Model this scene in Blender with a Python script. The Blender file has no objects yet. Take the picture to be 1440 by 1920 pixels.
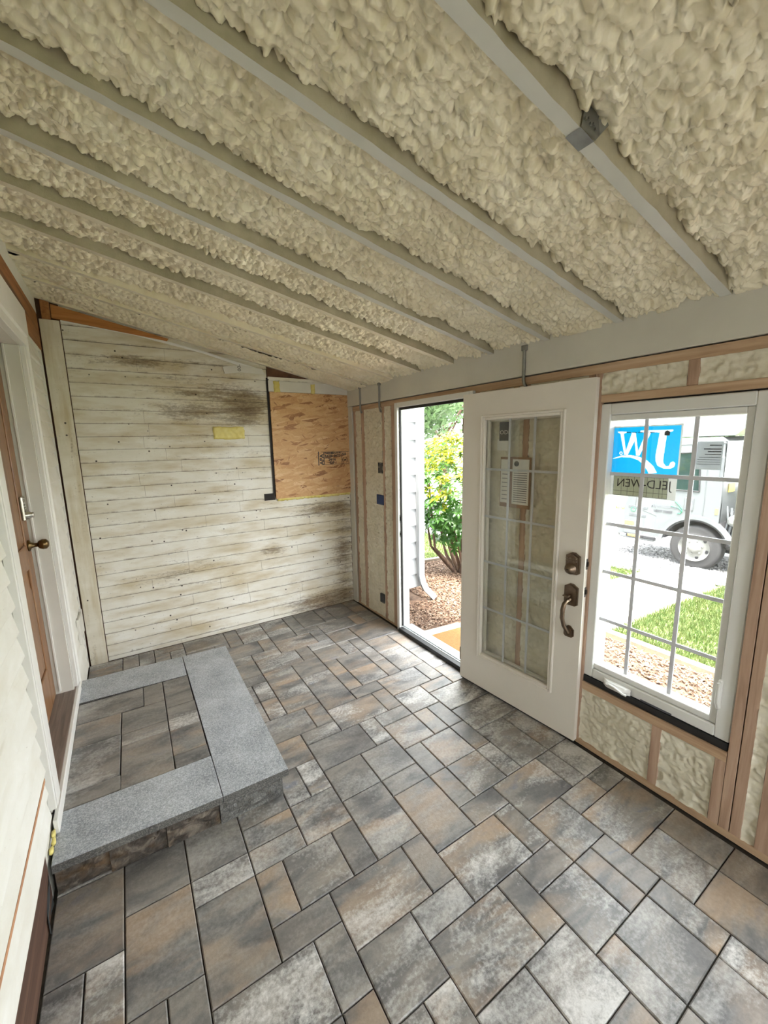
import bpy, bmesh, math, random
import numpy as np
from mathutils import Vector, Matrix

# ------------------------------------------------------------------ camera, sky, sun, exposure
S = bpy.context.scene
COL = S.collection
FPX, PITCH, YAW, ROLL, CAMH = 766.0, math.radians(9.69), math.radians(32.59), -0.0202, 1.751
fh = Vector((math.sin(YAW), math.cos(YAW), 0)); rr = Vector((math.cos(YAW), -math.sin(YAW), 0)); up = Vector((0, 0, 1))
F = math.cos(PITCH)*fh - math.sin(PITCH)*up
U0 = math.sin(PITCH)*fh + math.cos(PITCH)*up
R = math.cos(ROLL)*rr + math.sin(ROLL)*U0
U = -math.sin(ROLL)*rr + math.cos(ROLL)*U0
cd = bpy.data.cameras.new('camera'); cam = bpy.data.objects.new('camera', cd); COL.objects.link(cam)
cd.sensor_fit = 'HORIZONTAL'; cd.sensor_width = 36.0; cd.lens = FPX/1440*36; cd.clip_start = 0.02; cd.clip_end = 200
cam.matrix_world = Matrix(((R.x, U.x, -F.x, 0), (R.y, U.y, -F.y, 0), (R.z, U.z, -F.z, CAMH), (0, 0, 0, 1)))
S.camera = cam

w = bpy.data.worlds.new('sky'); S.world = w; w.use_nodes = True
wn = w.node_tree.nodes; wl = w.node_tree.links
bg = wn['Background']
bg.inputs[0].default_value = (0.93, 0.97, 1.0, 1); bg.inputs[1].default_value = 2.2   # bright even overcast

sd = bpy.data.lights.new('sun', 'SUN'); sun = bpy.data.objects.new('sun', sd); COL.objects.link(sun)
sd.energy = 8.0; sd.angle = math.radians(25); sd.color = (1.0, 0.95, 0.86)
sun.rotation_euler = Vector((0.24, 0.16, -0.95)).to_track_quat('-Z', 'Y').to_euler()

S.view_settings.view_transform = 'Standard'; S.view_settings.look = 'None'
S.view_settings.gamma = 1.0; S.view_settings.use_curve_mapping = False
S.view_settings.exposure = 2.6

# ------------------------------------------------------------------ helpers
rnd = random.Random(7)
PI = math.pi

def link_tags(o, label=None, cat=None, group=None, kind=None):
    if label: o['label'] = label
    if cat: o['category'] = cat
    if group: o['group'] = group
    if kind: o['kind'] = kind
    return o

def empty(name, loc=(0, 0, 0), rotz=0, parent=None):
    o = bpy.data.objects.new(name, None); COL.objects.link(o)
    o.empty_display_size = 0.1
    o.location = loc; o.rotation_euler = (0, 0, rotz)
    if parent: o.parent = parent
    return o

def thing(name, label, cat, loc=(0, 0, 0), rotz=0, group=None):
    return link_tags(empty(name, loc, rotz), label, cat, group)

def struct(name, label=None, loc=(0, 0, 0), rotz=0):
    return link_tags(empty(name, loc, rotz), label, None, None, 'structure')

def objm(name, me, parent=None, loc=None, rot=None):
    o = bpy.data.objects.new(name, me); COL.objects.link(o)
    if parent: o.parent = parent
    if loc is not None: o.location = loc
    if rot is not None: o.rotation_euler = rot
    return o

class MB:
    """collects polygons, then links them as one mesh object"""
    def __init__(s): s.v = []; s.f = []; s.m = []; s.sm = []
    def poly(s, pts, mi=0, smooth=False):
        b = len(s.v); s.v += [tuple(p) for p in pts]; s.f.append(tuple(range(b, b+len(pts)))); s.m.append(mi); s.sm.append(smooth)
    def mesh(s, verts, faces, mi=0, smooth=False):
        b = len(s.v); s.v += [tuple(p) for p in verts]
        for f in faces: s.f.append(tuple(b+i for i in f)); s.m.append(mi); s.sm.append(smooth)
    def box(s, x0, x1, y0, y1, z0, z1, mi=0, c=0.0):
        if x0 > x1: x0, x1 = x1, x0
        if y0 > y1: y0, y1 = y1, y0
        if z0 > z1: z0, z1 = z1, z0
        if c <= 0:
            v = [(x0,y0,z0),(x1,y0,z0),(x1,y1,z0),(x0,y1,z0),(x0,y0,z1),(x1,y0,z1),(x1,y1,z1),(x0,y1,z1)]
            s.mesh(v, [(3,2,1,0),(4,5,6,7),(0,1,5,4),(1,2,6,5),(2,3,7,6),(3,0,4,7)], mi); return
        c = min(c, (x1-x0)*.45, (y1-y0)*.45, (z1-z0)*.45)
        bm = bmesh.new()
        bmesh.ops.create_cube(bm, size=1, matrix=Matrix.Translation(((x0+x1)/2,(y0+y1)/2,(z0+z1)/2)) @ Matrix.Diagonal((x1-x0,y1-y0,z1-z0,1)))
        bmesh.ops.bevel(bm, geom=bm.edges[:], offset=c, segments=1, affect='EDGES')
        bm.verts.index_update()
        s.mesh([v.co for v in bm.verts], [[v.index for v in f.verts] for f in bm.faces], mi); bm.free()
    def prism(s, pts, fn, d0, d1, mi=0, smooth=False):
        """2d outline pts, fn(a,b,d)->xyz, extruded between d0 and d1"""
        n = len(pts)
        v = [fn(a, b, d0) for a, b in pts] + [fn(a, b, d1) for a, b in pts]
        f = [tuple(range(n-1, -1, -1)), tuple(range(n, 2*n))] + [(i, (i+1) % n, n+(i+1) % n, n+i) for i in range(n)]
        s.mesh(v, f, mi, smooth)
    def tube(s, path, r, n=8, mi=0, cap=True):
        path = [Vector(p) for p in path]; rs = r if isinstance(r, (list, tuple)) else [r]*len(path)
        v = []; f = []
        for i, p in enumerate(path):
            t = (path[min(i+1, len(path)-1)] - path[max(i-1, 0)]).normalized()
            a = t.cross(Vector((0.31, 0.2, 0.93)))
            if a.length < .05: a = t.cross(Vector((1, 0, 0)))
            a.normalize(); b = t.cross(a)
            for k in range(n):
                q = 2*PI*k/n; v.append(p + rs[i]*(math.cos(q)*a + math.sin(q)*b))
        for i in range(len(path)-1):
            for k in range(n): f.append((i*n+k, i*n+(k+1) % n, (i+1)*n+(k+1) % n, (i+1)*n+k))
        s.mesh(v, f, mi, True)
        if cap:
            s.poly(v[:n][::-1], mi); s.poly(v[-n:], mi)
    def lathe(s, prof, o, ax, n=20, mi=0):
        """prof: (radius, height along ax) list"""
        ax = Vector(ax).normalized(); a = ax.cross(Vector((0.3, 0.5, 0.81))).normalized(); b = ax.cross(a); o = Vector(o)
        v = [o + ax*h + r*(math.cos(2*PI*k/n)*a + math.sin(2*PI*k/n)*b) for r, h in prof for k in range(n)]
        f = [(i*n+k, i*n+(k+1) % n, (i+1)*n+(k+1) % n, (i+1)*n+k) for i in range(len(prof)-1) for k in range(n)]
        s.mesh(v, f, mi, True)
    def me(s, name, mats):
        m = bpy.data.meshes.new(name); m.from_pydata(s.v, [], s.f)
        for x in (mats if isinstance(mats, (list, tuple)) else [mats]): m.materials.append(x)
        m.polygons.foreach_set('material_index', s.m); m.polygons.foreach_set('use_smooth', s.sm)
        bm = bmesh.new(); bm.from_mesh(m); bmesh.ops.recalc_face_normals(bm, faces=bm.faces); bm.to_mesh(m); bm.free()
        m.update(); return m
    def build(s, name, mats, parent=None, loc=None, rot=None):
        return objm(name, s.me(name, mats), parent, loc, rot)

def npmesh(name, V, Fq, mats, mi=None, smooth=False):
    """fast mesh from numpy arrays; Fq is (n,3) or (n,4)"""
    m = bpy.data.meshes.new(name); k = Fq.shape[1]
    m.vertices.add(len(V)); m.vertices.foreach_set('co', np.ascontiguousarray(V, dtype=np.float32).ravel())
    m.loops.add(Fq.size); m.loops.foreach_set('vertex_index', np.ascontiguousarray(Fq, dtype=np.int32).ravel())
    m.polygons.add(len(Fq)); m.polygons.foreach_set('loop_start', np.arange(0, Fq.size, k, dtype=np.int32))
    for x in (mats if isinstance(mats, (list, tuple)) else [mats]): m.materials.append(x)
    if mi is not None: m.polygons.foreach_set('material_index', np.asarray(mi, dtype=np.int32))
    m.polygons.foreach_set('use_smooth', np.full(len(Fq), smooth))
    m.update(calc_edges=True); m.validate(); return m

def text_into(mb, s, size, fn, mi=0, align='LEFT', d=0.0, squash=1.0, bold=0.0):
    """flat lettering: fn(a,b,d)->xyz"""
    c = bpy.data.curves.new('t', 'FONT'); c.body = s; c.size = size; c.align_x = align; c.resolution_u = 2; c.offset = bold
    o = bpy.data.objects.new('t', c); COL.objects.link(o)
    dg = bpy.context.evaluated_depsgraph_get(); m = bpy.data.meshes.new_from_object(o.evaluated_get(dg))
    vs = [fn(v.co.x*squash, v.co.y, d) for v in m.vertices]
    mb.mesh(vs, [tuple(p.vertices) for p in m.polygons], mi)
    bpy.data.objects.remove(o); bpy.data.curves.remove(c); bpy.data.meshes.remove(m)

# ---- numpy noise
RT = np.random.default_rng(11).random((256, 256, 3))
def vnoise(x, y, seed=0):
    xi = np.floor(x).astype(int); yi = np.floor(y).astype(int); fx = x-xi; fy = y-yi
    fx = fx*fx*(3-2*fx); fy = fy*fy*(3-2*fy)
    g = lambda a, b: RT[(a+seed*17) % 256, (b+seed*31) % 256, seed % 3]
    return (g(xi, yi)*(1-fx)+g(xi+1, yi)*fx)*(1-fy) + (g(xi, yi+1)*(1-fx)+g(xi+1, yi+1)*fx)*fy
def worley(x, y, seed=0):
    xi = np.floor(x).astype(int); yi = np.floor(y).astype(int)
    best = np.full(x.shape, 9.0); dx = np.zeros(x.shape); dy = np.zeros(x.shape); rid = np.zeros(x.shape)
    for i in (-1, 0, 1):
        for j in (-1, 0, 1):
            a = (xi+i+seed*13) % 256; b = (yi+j+seed*29) % 256
            ex = x-(xi+i+.15+.7*RT[a, b, 0]); ey = y-(yi+j+.15+.7*RT[a, b, 1]); d = ex*ex+ey*ey
            k = d < best
            best = np.where(k, d, best); dx = np.where(k, ex, dx); dy = np.where(k, ey, dy); rid = np.where(k, RT[a, b, 2], rid)
    return np.sqrt(best), dx, dy, rid

# ------------------------------------------------------------------ materials
def newmat(name):
    m = bpy.data.materials.new(name); m.use_nodes = True
    return m, m.node_tree, m.node_tree.nodes['Principled BSDF']
def nd(nt, typ, **kw):
    n = nt.nodes.new(typ)
    for k, v in kw.items():
        if k.startswith('i_'):
            key = k[2:]; key = int(key) if key.isdigit() else key.replace('_', ' ')
            if isinstance(v, bpy.types.NodeSocket): nt.links.new(v, n.inputs[key])
            else: n.inputs[key].default_value = v
        else: setattr(n, k, v)
    return n
def c4(c): return (c[0], c[1], c[2], 1)
def lin(r, g, b):
    f = lambda u: (u/255/12.92 if u <= 10 else ((u/255+.055)/1.055)**2.4)
    return (f(r), f(g), f(b))
def ramp(nt, fac, stops, interp='LINEAR'):
    n = nt.nodes.new('ShaderNodeValToRGB'); nt.links.new(fac, n.inputs[0]); e = n.color_ramp; e.interpolation = interp
    while len(e.elements) < len(stops): e.elements.new(.5)
    for el, (p, c) in zip(e.elements, stops): el.position = p; el.color = c4(c) if len(c) == 3 else c
    return n.outputs[0]
def mix(nt, fac, a, b, mode='MIX'):
    n = nt.nodes.new('ShaderNodeMix'); n.data_type = 'RGBA'; n.blend_type = mode
    for idx, v in ((0, fac), (6, a), (7, b)):
        if isinstance(v, bpy.types.NodeSocket): nt.links.new(v, n.inputs[idx])
        else: n.inputs[idx].default_value = v if idx == 0 else c4(v)
    return n.outputs[2]
def math_(nt, op, a, b=0.5, clamp=False):
    n = nt.nodes.new('ShaderNodeMath'); n.operation = op; n.use_clamp = clamp
    for idx, v in ((0, a), (1, b)):
        if isinstance(v, bpy.types.NodeSocket): nt.links.new(v, n.inputs[idx])
        else: n.inputs[idx].default_value = v
    return n.outputs[0]
def coords(nt, kind='Object', scale=(1, 1, 1), rand=False, loc=(0, 0, 0), rot=(0, 0, 0)):
    if kind == 'World': src = nt.nodes.new('ShaderNodeNewGeometry').outputs['Position']
    else: src = nt.nodes.new('ShaderNodeTexCoord').outputs[kind]
    if rand:
        oi = nt.nodes.new('ShaderNodeObjectInfo')
        sc = nt.nodes.new('ShaderNodeVectorMath'); sc.operation = 'SCALE'; sc.inputs[0].default_value = (37.1, 71.7, 13.3); nt.links.new(oi.outputs['Random'], sc.inputs['Scale'])
        ad = nt.nodes.new('ShaderNodeVectorMath'); ad.operation = 'ADD'; nt.links.new(src, ad.inputs[0]); nt.links.new(sc.outputs[0], ad.inputs[1]); src = ad.outputs[0]
    mp = nd(nt, 'ShaderNodeMapping', i_Scale=scale, i_Location=loc, i_Rotation=rot); nt.links.new(src, mp.inputs[0])
    return mp.outputs[0]
def noise(nt, vec, scale, detail=4, rough=.55, dist=0.0):
    n = nd(nt, 'ShaderNodeTexNoise', i_Scale=scale, i_Detail=detail, i_Roughness=rough, i_Distortion=dist); nt.links.new(vec, n.inputs['Vector'])
    return n.outputs[0]
def bump(nt, b, h, dist=.002, strength=.5):
    n = nd(nt, 'ShaderNodeBump', i_Strength=strength, i_Distance=dist); nt.links.new(h, n.inputs['Height']); nt.links.new(n.outputs[0], b.inputs['Normal'])
def plain(name, col, rough=.5, metal=0, nscale=0, namt=.1, bumpd=0):
    m, nt, b = newmat(name)
    b.inputs['Roughness'].default_value = rough; b.inputs['Metallic'].default_value = metal
    v = coords(nt); n = noise(nt, v, nscale or 14, 5)
    a = [max(0, x*(1-namt)) for x in col]; d = [min(1, x*(1+namt)) for x in col]
    nt.links.new(ramp(nt, n, [(.3, a), (.7, d)]), b.inputs['Base Color'])
    if bumpd: bump(nt, b, n, bumpd)
    return m

def foam_mat(name, c0, c1, c2):
    m, nt, b = newmat(name); b.inputs['Roughness'].default_value = .30
    v = coords(nt, 'World'); n = noise(nt, v, 5.5, 5); n2 = noise(nt, v, 38, 4)
    col = ramp(nt, n, [(.3, c0), (.52, c1), (.75, c2)])
    nt.links.new(mix(nt, .22, col, ramp(nt, n2, [(.3, c0), (.7, c2)])), b.inputs['Base Color'])
    bump(nt, b, noise(nt, v, 160, 3), .002, .35)
    return m
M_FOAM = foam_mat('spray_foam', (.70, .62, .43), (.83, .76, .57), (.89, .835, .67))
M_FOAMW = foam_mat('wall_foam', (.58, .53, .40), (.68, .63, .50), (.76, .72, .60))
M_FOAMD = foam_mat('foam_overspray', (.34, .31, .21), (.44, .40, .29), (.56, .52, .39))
M_YFOAM = foam_mat('yellow_foam', (.62, .50, .10), (.72, .62, .20), (.78, .70, .32))

def wood_mat(name, c0, c1, c2, scale=(1.5, 26, 26), rough=.65, rand=True):
    m, nt, b = newmat(name); b.inputs['Roughness'].default_value = rough
    v = coords(nt, 'Object', scale, rand)
    n = noise(nt, v, 1.3, 6, .6, .6)
    k = noise(nt, coords(nt, 'Object', (scale[0]*2, scale[1]*.35, scale[2]*.35), rand), 1.0, 2)
    col = ramp(nt, n, [(.28, c0), (.5, c1), (.75, c2)])
    nt.links.new(mix(nt, ramp(nt, k, [(.66, (0, 0, 0)), (.74, (1, 1, 1))]), col, [x*.45 for x in c0]), b.inputs['Base Color'])
    bump(nt, b, n, .001, .3); return m
M_STUDV = wood_mat('stud_wood', lin(150, 120, 100), lin(178, 148, 126), lin(198, 170, 148), (26, 26, 1.6))
M_STUDH = wood_mat('plate_wood', lin(156, 126, 98), lin(184, 154, 124), lin(204, 176, 146), (26, 1.6, 26))
M_LEDGER = wood_mat('ledger_wood', lin(140, 88, 40), lin(172, 112, 56), lin(186, 130, 76), (1.6, 26, 26))
M_LEDGERY = wood_mat('ledger_wood_side', lin(120, 74, 36), lin(152, 98, 52), lin(170, 116, 68), (26, 1.6, 26))
M_OLDSILL = wood_mat('old_sill_wood', lin(50, 32, 24), lin(84, 58, 44), lin(112, 84, 66), (26, 1.2, 26), .8)
M_DOORWOOD = wood_mat('door_wood', lin(104, 72, 46), lin(138, 98, 64), lin(158, 120, 84), (22, 22, 1.3), .35)
M_BARK = wood_mat('bark', lin(54, 40, 32), lin(84, 64, 50), lin(110, 90, 72), (18, 18, 3), .9)
M_BARE = wood_mat('bare_edge', lin(150, 98, 66), lin(190, 140, 102), lin(206, 160, 122), (26, 2, 26), .7)

def paver_mat():
    m, nt, b = newmat('paver')
    oi = nt.nodes.new('ShaderNodeObjectInfo')
    v = coords(nt, 'Object', (1, 2.3, 1), True)
    n1 = noise(nt, v, 3.4, 5, .6, .7); n2 = noise(nt, v, 2.3, 6, .66, .5); n4 = noise(nt, v, 2.7, 4, .6, .3)
    fine = noise(nt, coords(nt, 'Object', (1, 1, 1), True), 75, 4, .7)
    col = ramp(nt, n1, [(.28, lin(80, 79, 80)), (.45, lin(112, 110, 108)), (.62, lin(144, 138, 131)), (.78, lin(108, 115, 130))])
    tanm = math_(nt, 'MULTIPLY', ramp(nt, n4, [(.46, (0, 0, 0)), (.62, (1, 1, 1))]), ramp(nt, oi.outputs['Random'], [(.25, (.05, .05, .05)), (.9, (.72, .72, .72))]))
    col = mix(nt, tanm, col, lin(172, 148, 124))
    wsel = ramp(nt, math_(nt, 'FRACT', math_(nt, 'MULTIPLY', oi.outputs['Random'], 7.31)), [(.25, (.12, .12, .12)), (1, (1, 1, 1))])
    wm = math_(nt, 'ADD', n2, math_(nt, 'MULTIPLY', math_(nt, 'SUBTRACT', fine, .5), .34))
    wm = math_(nt, 'MULTIPLY', ramp(nt, wm, [(.48, (0, 0, 0)), (.68, (1, 1, 1))]), wsel)
    col = mix(nt, wm, col, lin(216, 214, 210))
    col = mix(nt, .35, col, ramp(nt, fine, [(.25, (.2, .2, .2)), (.8, (.85, .85, .85))]), 'SOFT_LIGHT')
    nt.links.new(col, b.inputs['Base Color'])
    nt.links.new(ramp(nt, n2, [(.3, (.30, .30, .30)), (.7, (.46, .46, .46))]), b.inputs['Roughness'])
    bump(nt, b, math_(nt, 'ADD', math_(nt, 'MULTIPLY', n2, 2.0), fine), .0022, .45)
    return m
M_PAVER = paver_mat()
M_JOINT = plain('paver_joint', lin(58, 52, 46), .9, 0, 60, .3)

def granite_mat(name, c0, c1, c2, bd=.001):
    m, nt, b = newmat(name); b.inputs['Roughness'].default_value = .45
    v = coords(nt, 'Object'); n = noise(nt, v, 170, 3, .7); n2 = noise(nt, v, 6, 3)
    col = mix(nt, .3, ramp(nt, n, [(.34, c0), (.5, c1), (.64, c2)]), ramp(nt, n2, [(.3, c0), (.7, c2)]))
    nt.links.new(col, b.inputs['Base Color']); bump(nt, b, n, bd, .4); return m
M_GRAN = granite_mat('granite', lin(112, 116, 122), lin(160, 164, 168), lin(208, 212, 216))
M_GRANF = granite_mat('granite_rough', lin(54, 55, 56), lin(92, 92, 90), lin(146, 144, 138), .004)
M_WALLSTONE = None
def stone_mat():
    m, nt, b = newmat('wall_stone'); b.inputs['Roughness'].default_value = .8
    v = coords(nt, 'Object', (1, 1, 1.6), True); n = noise(nt, v, 14, 6, .65, 1.0); n2 = noise(nt, v, 5, 3)
    col = ramp(nt, n, [(.3, lin(46, 42, 40)), (.5, lin(84, 76, 68)), (.7, lin(134, 124, 112))])
    nt.links.new(mix(nt, ramp(nt, n2, [(.5, (0, 0, 0)), (.65, (.8, .8, .8))]), col, lin(112, 84, 50)), b.inputs['Base Color'])
    bump(nt, b, n, .006, .6); return m
M_WALLSTONE = stone_mat()

def clap_mat(name, base0, base1, dirty=True, lines=True):
    m, nt, b = newmat(name); b.inputs['Roughness'].default_value = .55
    v = coords(nt, 'World', (1.5, 1.5, 13) if lines else (14, 14, 1.6)); vv = coords(nt, 'World')
    st = noise(nt, v, 1.0, 6, .62, .7); blot = noise(nt, coords(nt, 'World', (1, 1, 2.2)), 3.1, 5, .6, .4); chip = noise(nt, coords(nt, 'World', (1, 1, 2.5)), 46, 5, .7, .6)
    col = ramp(nt, blot, [(.3, base0), (.7, base1)])
    if dirty:
        tot = None
        for loc, sc, k in (((.75, 3.9, 2.15), (.75, 1, .34), .30), ((1.05, 3.9, 2.05), (.28, 1, .22), .35), ((1.95, 3.9, .62), (.22, 1, .62), .36), ((1.75, 3.9, 1.08), (.46, 1, .13), .40), ((1.75, 3.9, .06), (.65, 1, .24), .45), ((.2, 3.9, 2.42), (.45, 1, .14), .22), ((.55, 3.9, .62), (.8, 1, .18), .16), ((1.2, 3.9, .72), (.25, 1, .09), .3)):
            mp = nd(nt, 'ShaderNodeMapping', vector_type='TEXTURE', i_Location=loc, i_Scale=sc); nt.links.new(vv, mp.inputs[0])
            g = nd(nt, 'ShaderNodeTexGradient', gradient_type='SPHERICAL'); nt.links.new(mp.outputs[0], g.inputs[0])
            t = math_(nt, 'MULTIPLY', g.outputs[1], k*.72); tot = t if tot is None else math_(nt, 'ADD', tot, t)
        fr2 = noise(nt, coords(nt, 'World', (5, 5, 34) if lines else (34, 34, 4)), 1.6, 7, .72, 1.2)
        f = math_(nt, 'ADD', math_(nt, 'ADD', math_(nt, 'MULTIPLY', st, .62), math_(nt, 'MULTIPLY', fr2, .38)), tot)
        f = math_(nt, 'ADD', f, math_(nt, 'MULTIPLY', math_(nt, 'SUBTRACT', noise(nt, coords(nt, 'World', (14, 14, 30)), 2.4, 6, .75), .5), .42))
        yel = math_(nt, 'ADD', noise(nt, coords(nt, 'World', (1.2, 1, 5) if lines else (9, 9, 1)), 2.2, 4), math_(nt, 'MULTIPLY', tot, .7))
        col = mix(nt, ramp(nt, yel, [(.44, (0, 0, 0)), (.74, (.9, .9, .9))]), col, lin(188, 172, 136))
        col = mix(nt, ramp(nt, f, [(.60, (0, 0, 0)), (.70, (.5, .5, .5)), (.86, (.95, .95, .95))]), col, lin(98, 76, 52))
        # grime and painted contact shade along the butt edge of each board
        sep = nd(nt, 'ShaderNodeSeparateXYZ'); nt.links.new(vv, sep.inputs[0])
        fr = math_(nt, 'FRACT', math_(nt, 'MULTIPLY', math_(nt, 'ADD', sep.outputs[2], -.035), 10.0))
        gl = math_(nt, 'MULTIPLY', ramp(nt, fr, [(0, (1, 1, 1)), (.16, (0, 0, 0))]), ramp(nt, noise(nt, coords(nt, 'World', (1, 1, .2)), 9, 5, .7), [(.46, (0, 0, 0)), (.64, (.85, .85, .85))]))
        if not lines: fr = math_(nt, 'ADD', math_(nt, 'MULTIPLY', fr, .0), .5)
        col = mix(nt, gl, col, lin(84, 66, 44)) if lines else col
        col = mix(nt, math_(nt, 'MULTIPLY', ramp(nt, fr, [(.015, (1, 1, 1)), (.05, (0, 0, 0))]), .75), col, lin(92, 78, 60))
        cm = math_(nt, 'MULTIPLY', ramp(nt, chip, [(.64, (0, 0, 0)), (.68, (1, 1, 1))]), ramp(nt, blot, [(.45, (0, 0, 0)), (.6, (.9, .9, .9))]))
        col = mix(nt, cm, col, lin(96, 84, 70))
        vo = nd(nt, 'ShaderNodeTexVoronoi', i_Scale=11.0); nt.links.new(vv, vo.inputs[0])
        col = mix(nt, ramp(nt, vo.outputs[0], [(.05, (1, 1, 1)), (.09, (0, 0, 0))]), col, lin(46, 34, 26))
    else:
        col = mix(nt, ramp(nt, chip, [(.68, (0, 0, 0)), (.71, (.8, .8, .8))]), col, lin(150, 138, 118))
        col = mix(nt, ramp(nt, st, [(.62, (0, 0, 0)), (.8, (.5, .5, .5))]), col, lin(176, 164, 140))
    nt.links.new(col, b.inputs['Base Color'])
    bump(nt, b, math_(nt, 'ADD', st, math_(nt, 'MULTIPLY', chip, .5)), .002, .45); return m
M_CLAP = clap_mat('old_clapboard', lin(216, 210, 194), lin(232, 230, 222))
M_CORNER = clap_mat('corner_board_paint', lin(206, 198, 178), lin(222, 216, 202), True, False)
M_CLAPL = clap_mat('left_clapboard', lin(222, 218, 206), lin(238, 237, 231), False)
M_WHITE = plain('white_trim_paint', lin(228, 226, 220), .4, 0, 6, .03)
M_WHITEG = plain('primed_white', lin(214, 211, 202), .5, 0, 6, .04)
M_RAFTER = plain('rafter_paint', lin(196, 195, 186), .5, 0, 5, .06, .001)
M_RAFTERC = plain('rafter_overspray', lin(214, 206, 184), .55, 0, 9, .08, .001)
M_BEAM = plain('beam_paint', lin(208, 205, 194), .5, 0, 4, .05, .0008)
M_DOORW = plain('door_paint', lin(226, 220, 210), .38, 0, 3, .02)
M_VINYL = plain('white_vinyl', lin(222, 222, 218), .35, 0, 5, .02)
M_MUNT = plain('muntin_white', lin(206, 208, 214), .4, 0, 5, .02)
M_EXT = plain('exterior_white', lin(146, 149, 151), .5, 0, 3, .02)
M_BLACK = plain('rubber_and_gap_black', lin(26, 26, 28), .5, 0, 20, .2)
M_DARK = plain('dark_gap', lin(34, 28, 24), .9, 0, 20, .2)
M_ALU = plain('aluminium', lin(206, 212, 216), .35, .6, 10, .05)
M_SILLGREY = wood_mat('grey_sill_wood', lin(104, 92, 84), lin(128, 114, 104), lin(146, 132, 122), (40, 2, 40), .6)
M_BRONZE = plain('aged_bronze', lin(120, 104, 88), .32, .9, 30, .15)
M_BRASS = plain('dull_brass', lin(112, 92, 62), .25, .95, 20, .15)
M_STEEL = plain('galvanized_steel', lin(150, 152, 150), .4, .85, 25, .15)
M_CHROME = plain('chrome', lin(190, 188, 180), .2, .9, 20, .1)
M_BLUE = plain('blue_plastic', lin(22, 52, 104), .4, 0, 20, .1)
M_GREYBOX = plain('grey_plastic', lin(66, 70, 72), .5, 0, 20, .1)
M_PAPER = plain('paper', lin(226, 224, 220), .7, 0, 10, .02)
M_INK = plain('ink', lin(46, 46, 52), .7, 0, 10, .1)
M_GREYINK = plain('grey_ink', lin(84, 86, 92), .7, 0, 10, .1)
M_CARD = plain('brown_card', lin(140, 112, 88), .8, 0, 10, .1)
M_CHAR = plain('charcoal_label', lin(50, 54, 58), .6, 0, 10, .05)
M_TAR = plain('tar_paper', lin(36, 30, 28), .8, 0, 10, .2)
M_SHEATH = plain('old_sheathing', lin(92, 64, 46), .85, 0, 12, .35)

def translucent(name, col, amt=.5):
    m, nt, b = newmat(name); b.inputs['Base Color'].default_value = c4(col); b.inputs['Roughness'].default_value = .5
    v = coords(nt); n = noise(nt, v, 60, 3)
    cc = ramp(nt, n, [(.3, [x*.93 for x in col]), (.7, col)]); nt.links.new(cc, b.inputs['Base Color'])
    t = nt.nodes.new('ShaderNodeBsdfTranslucent'); nt.links.new(cc, t.inputs[0])
    mx = nt.nodes.new('ShaderNodeMixShader'); mx.inputs[0].default_value = amt
    nt.links.new(b.outputs[0], mx.inputs[1]); nt.links.new(t.outputs[0], mx.inputs[2]); nt.links.new(mx.outputs[0], nt.nodes['Material Output'].inputs[0]); return m
M_STICKB = translucent('sticker_blue', (.0, .17, .36), .6)
M_STICKW = translucent('sticker_white', (.52, .52, .50), .65)
M_STICKG = translucent('sticker_cream', (.74, .76, .64), .6)
M_STICKP = translucent('sticker_paper', (.44, .46, .47), .55)

def glass_mat(name, tint=(1, 1, 1), refl=1.0):
    m, nt, b = newmat(name); nt.nodes.remove(b)
    tr = nd(nt, 'ShaderNodeBsdfTransparent', i_0=c4(tint)); gl = nd(nt, 'ShaderNodeBsdfGlossy', i_0=(1, 1, 1, 1), i_1=.01)
    lw = nd(nt, 'ShaderNodeLayerWeight', i_0=.5)
    f = math_(nt, 'MULTIPLY', math_(nt, 'ADD', .035, math_(nt, 'MULTIPLY', .96, math_(nt, 'POWER', lw.outputs['Facing'], 5.0))), refl, True)
    n = noise(nt, coords(nt), 3, 3); f = math_(nt, 'ADD', f, math_(nt, 'MULTIPLY', n, .004))
    mx = nt.nodes.new('ShaderNodeMixShader'); nt.links.new(f, mx.inputs[0]); nt.links.new(tr.outputs[0], mx.inputs[1]); nt.links.new(gl.outputs[0], mx.inputs[2])
    nt.links.new(mx.outputs[0], nt.nodes['Material Output'].inputs[0]); return m
M_GLASS = glass_mat('window_glass', (.97, .98, .98), 1.0)
M_GLASSD = glass_mat('door_glass', (.95, .96, .94), 1.6)
M_TGLASS = glass_mat('truck_glass', (.35, .48, .46), 1.5)

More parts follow.
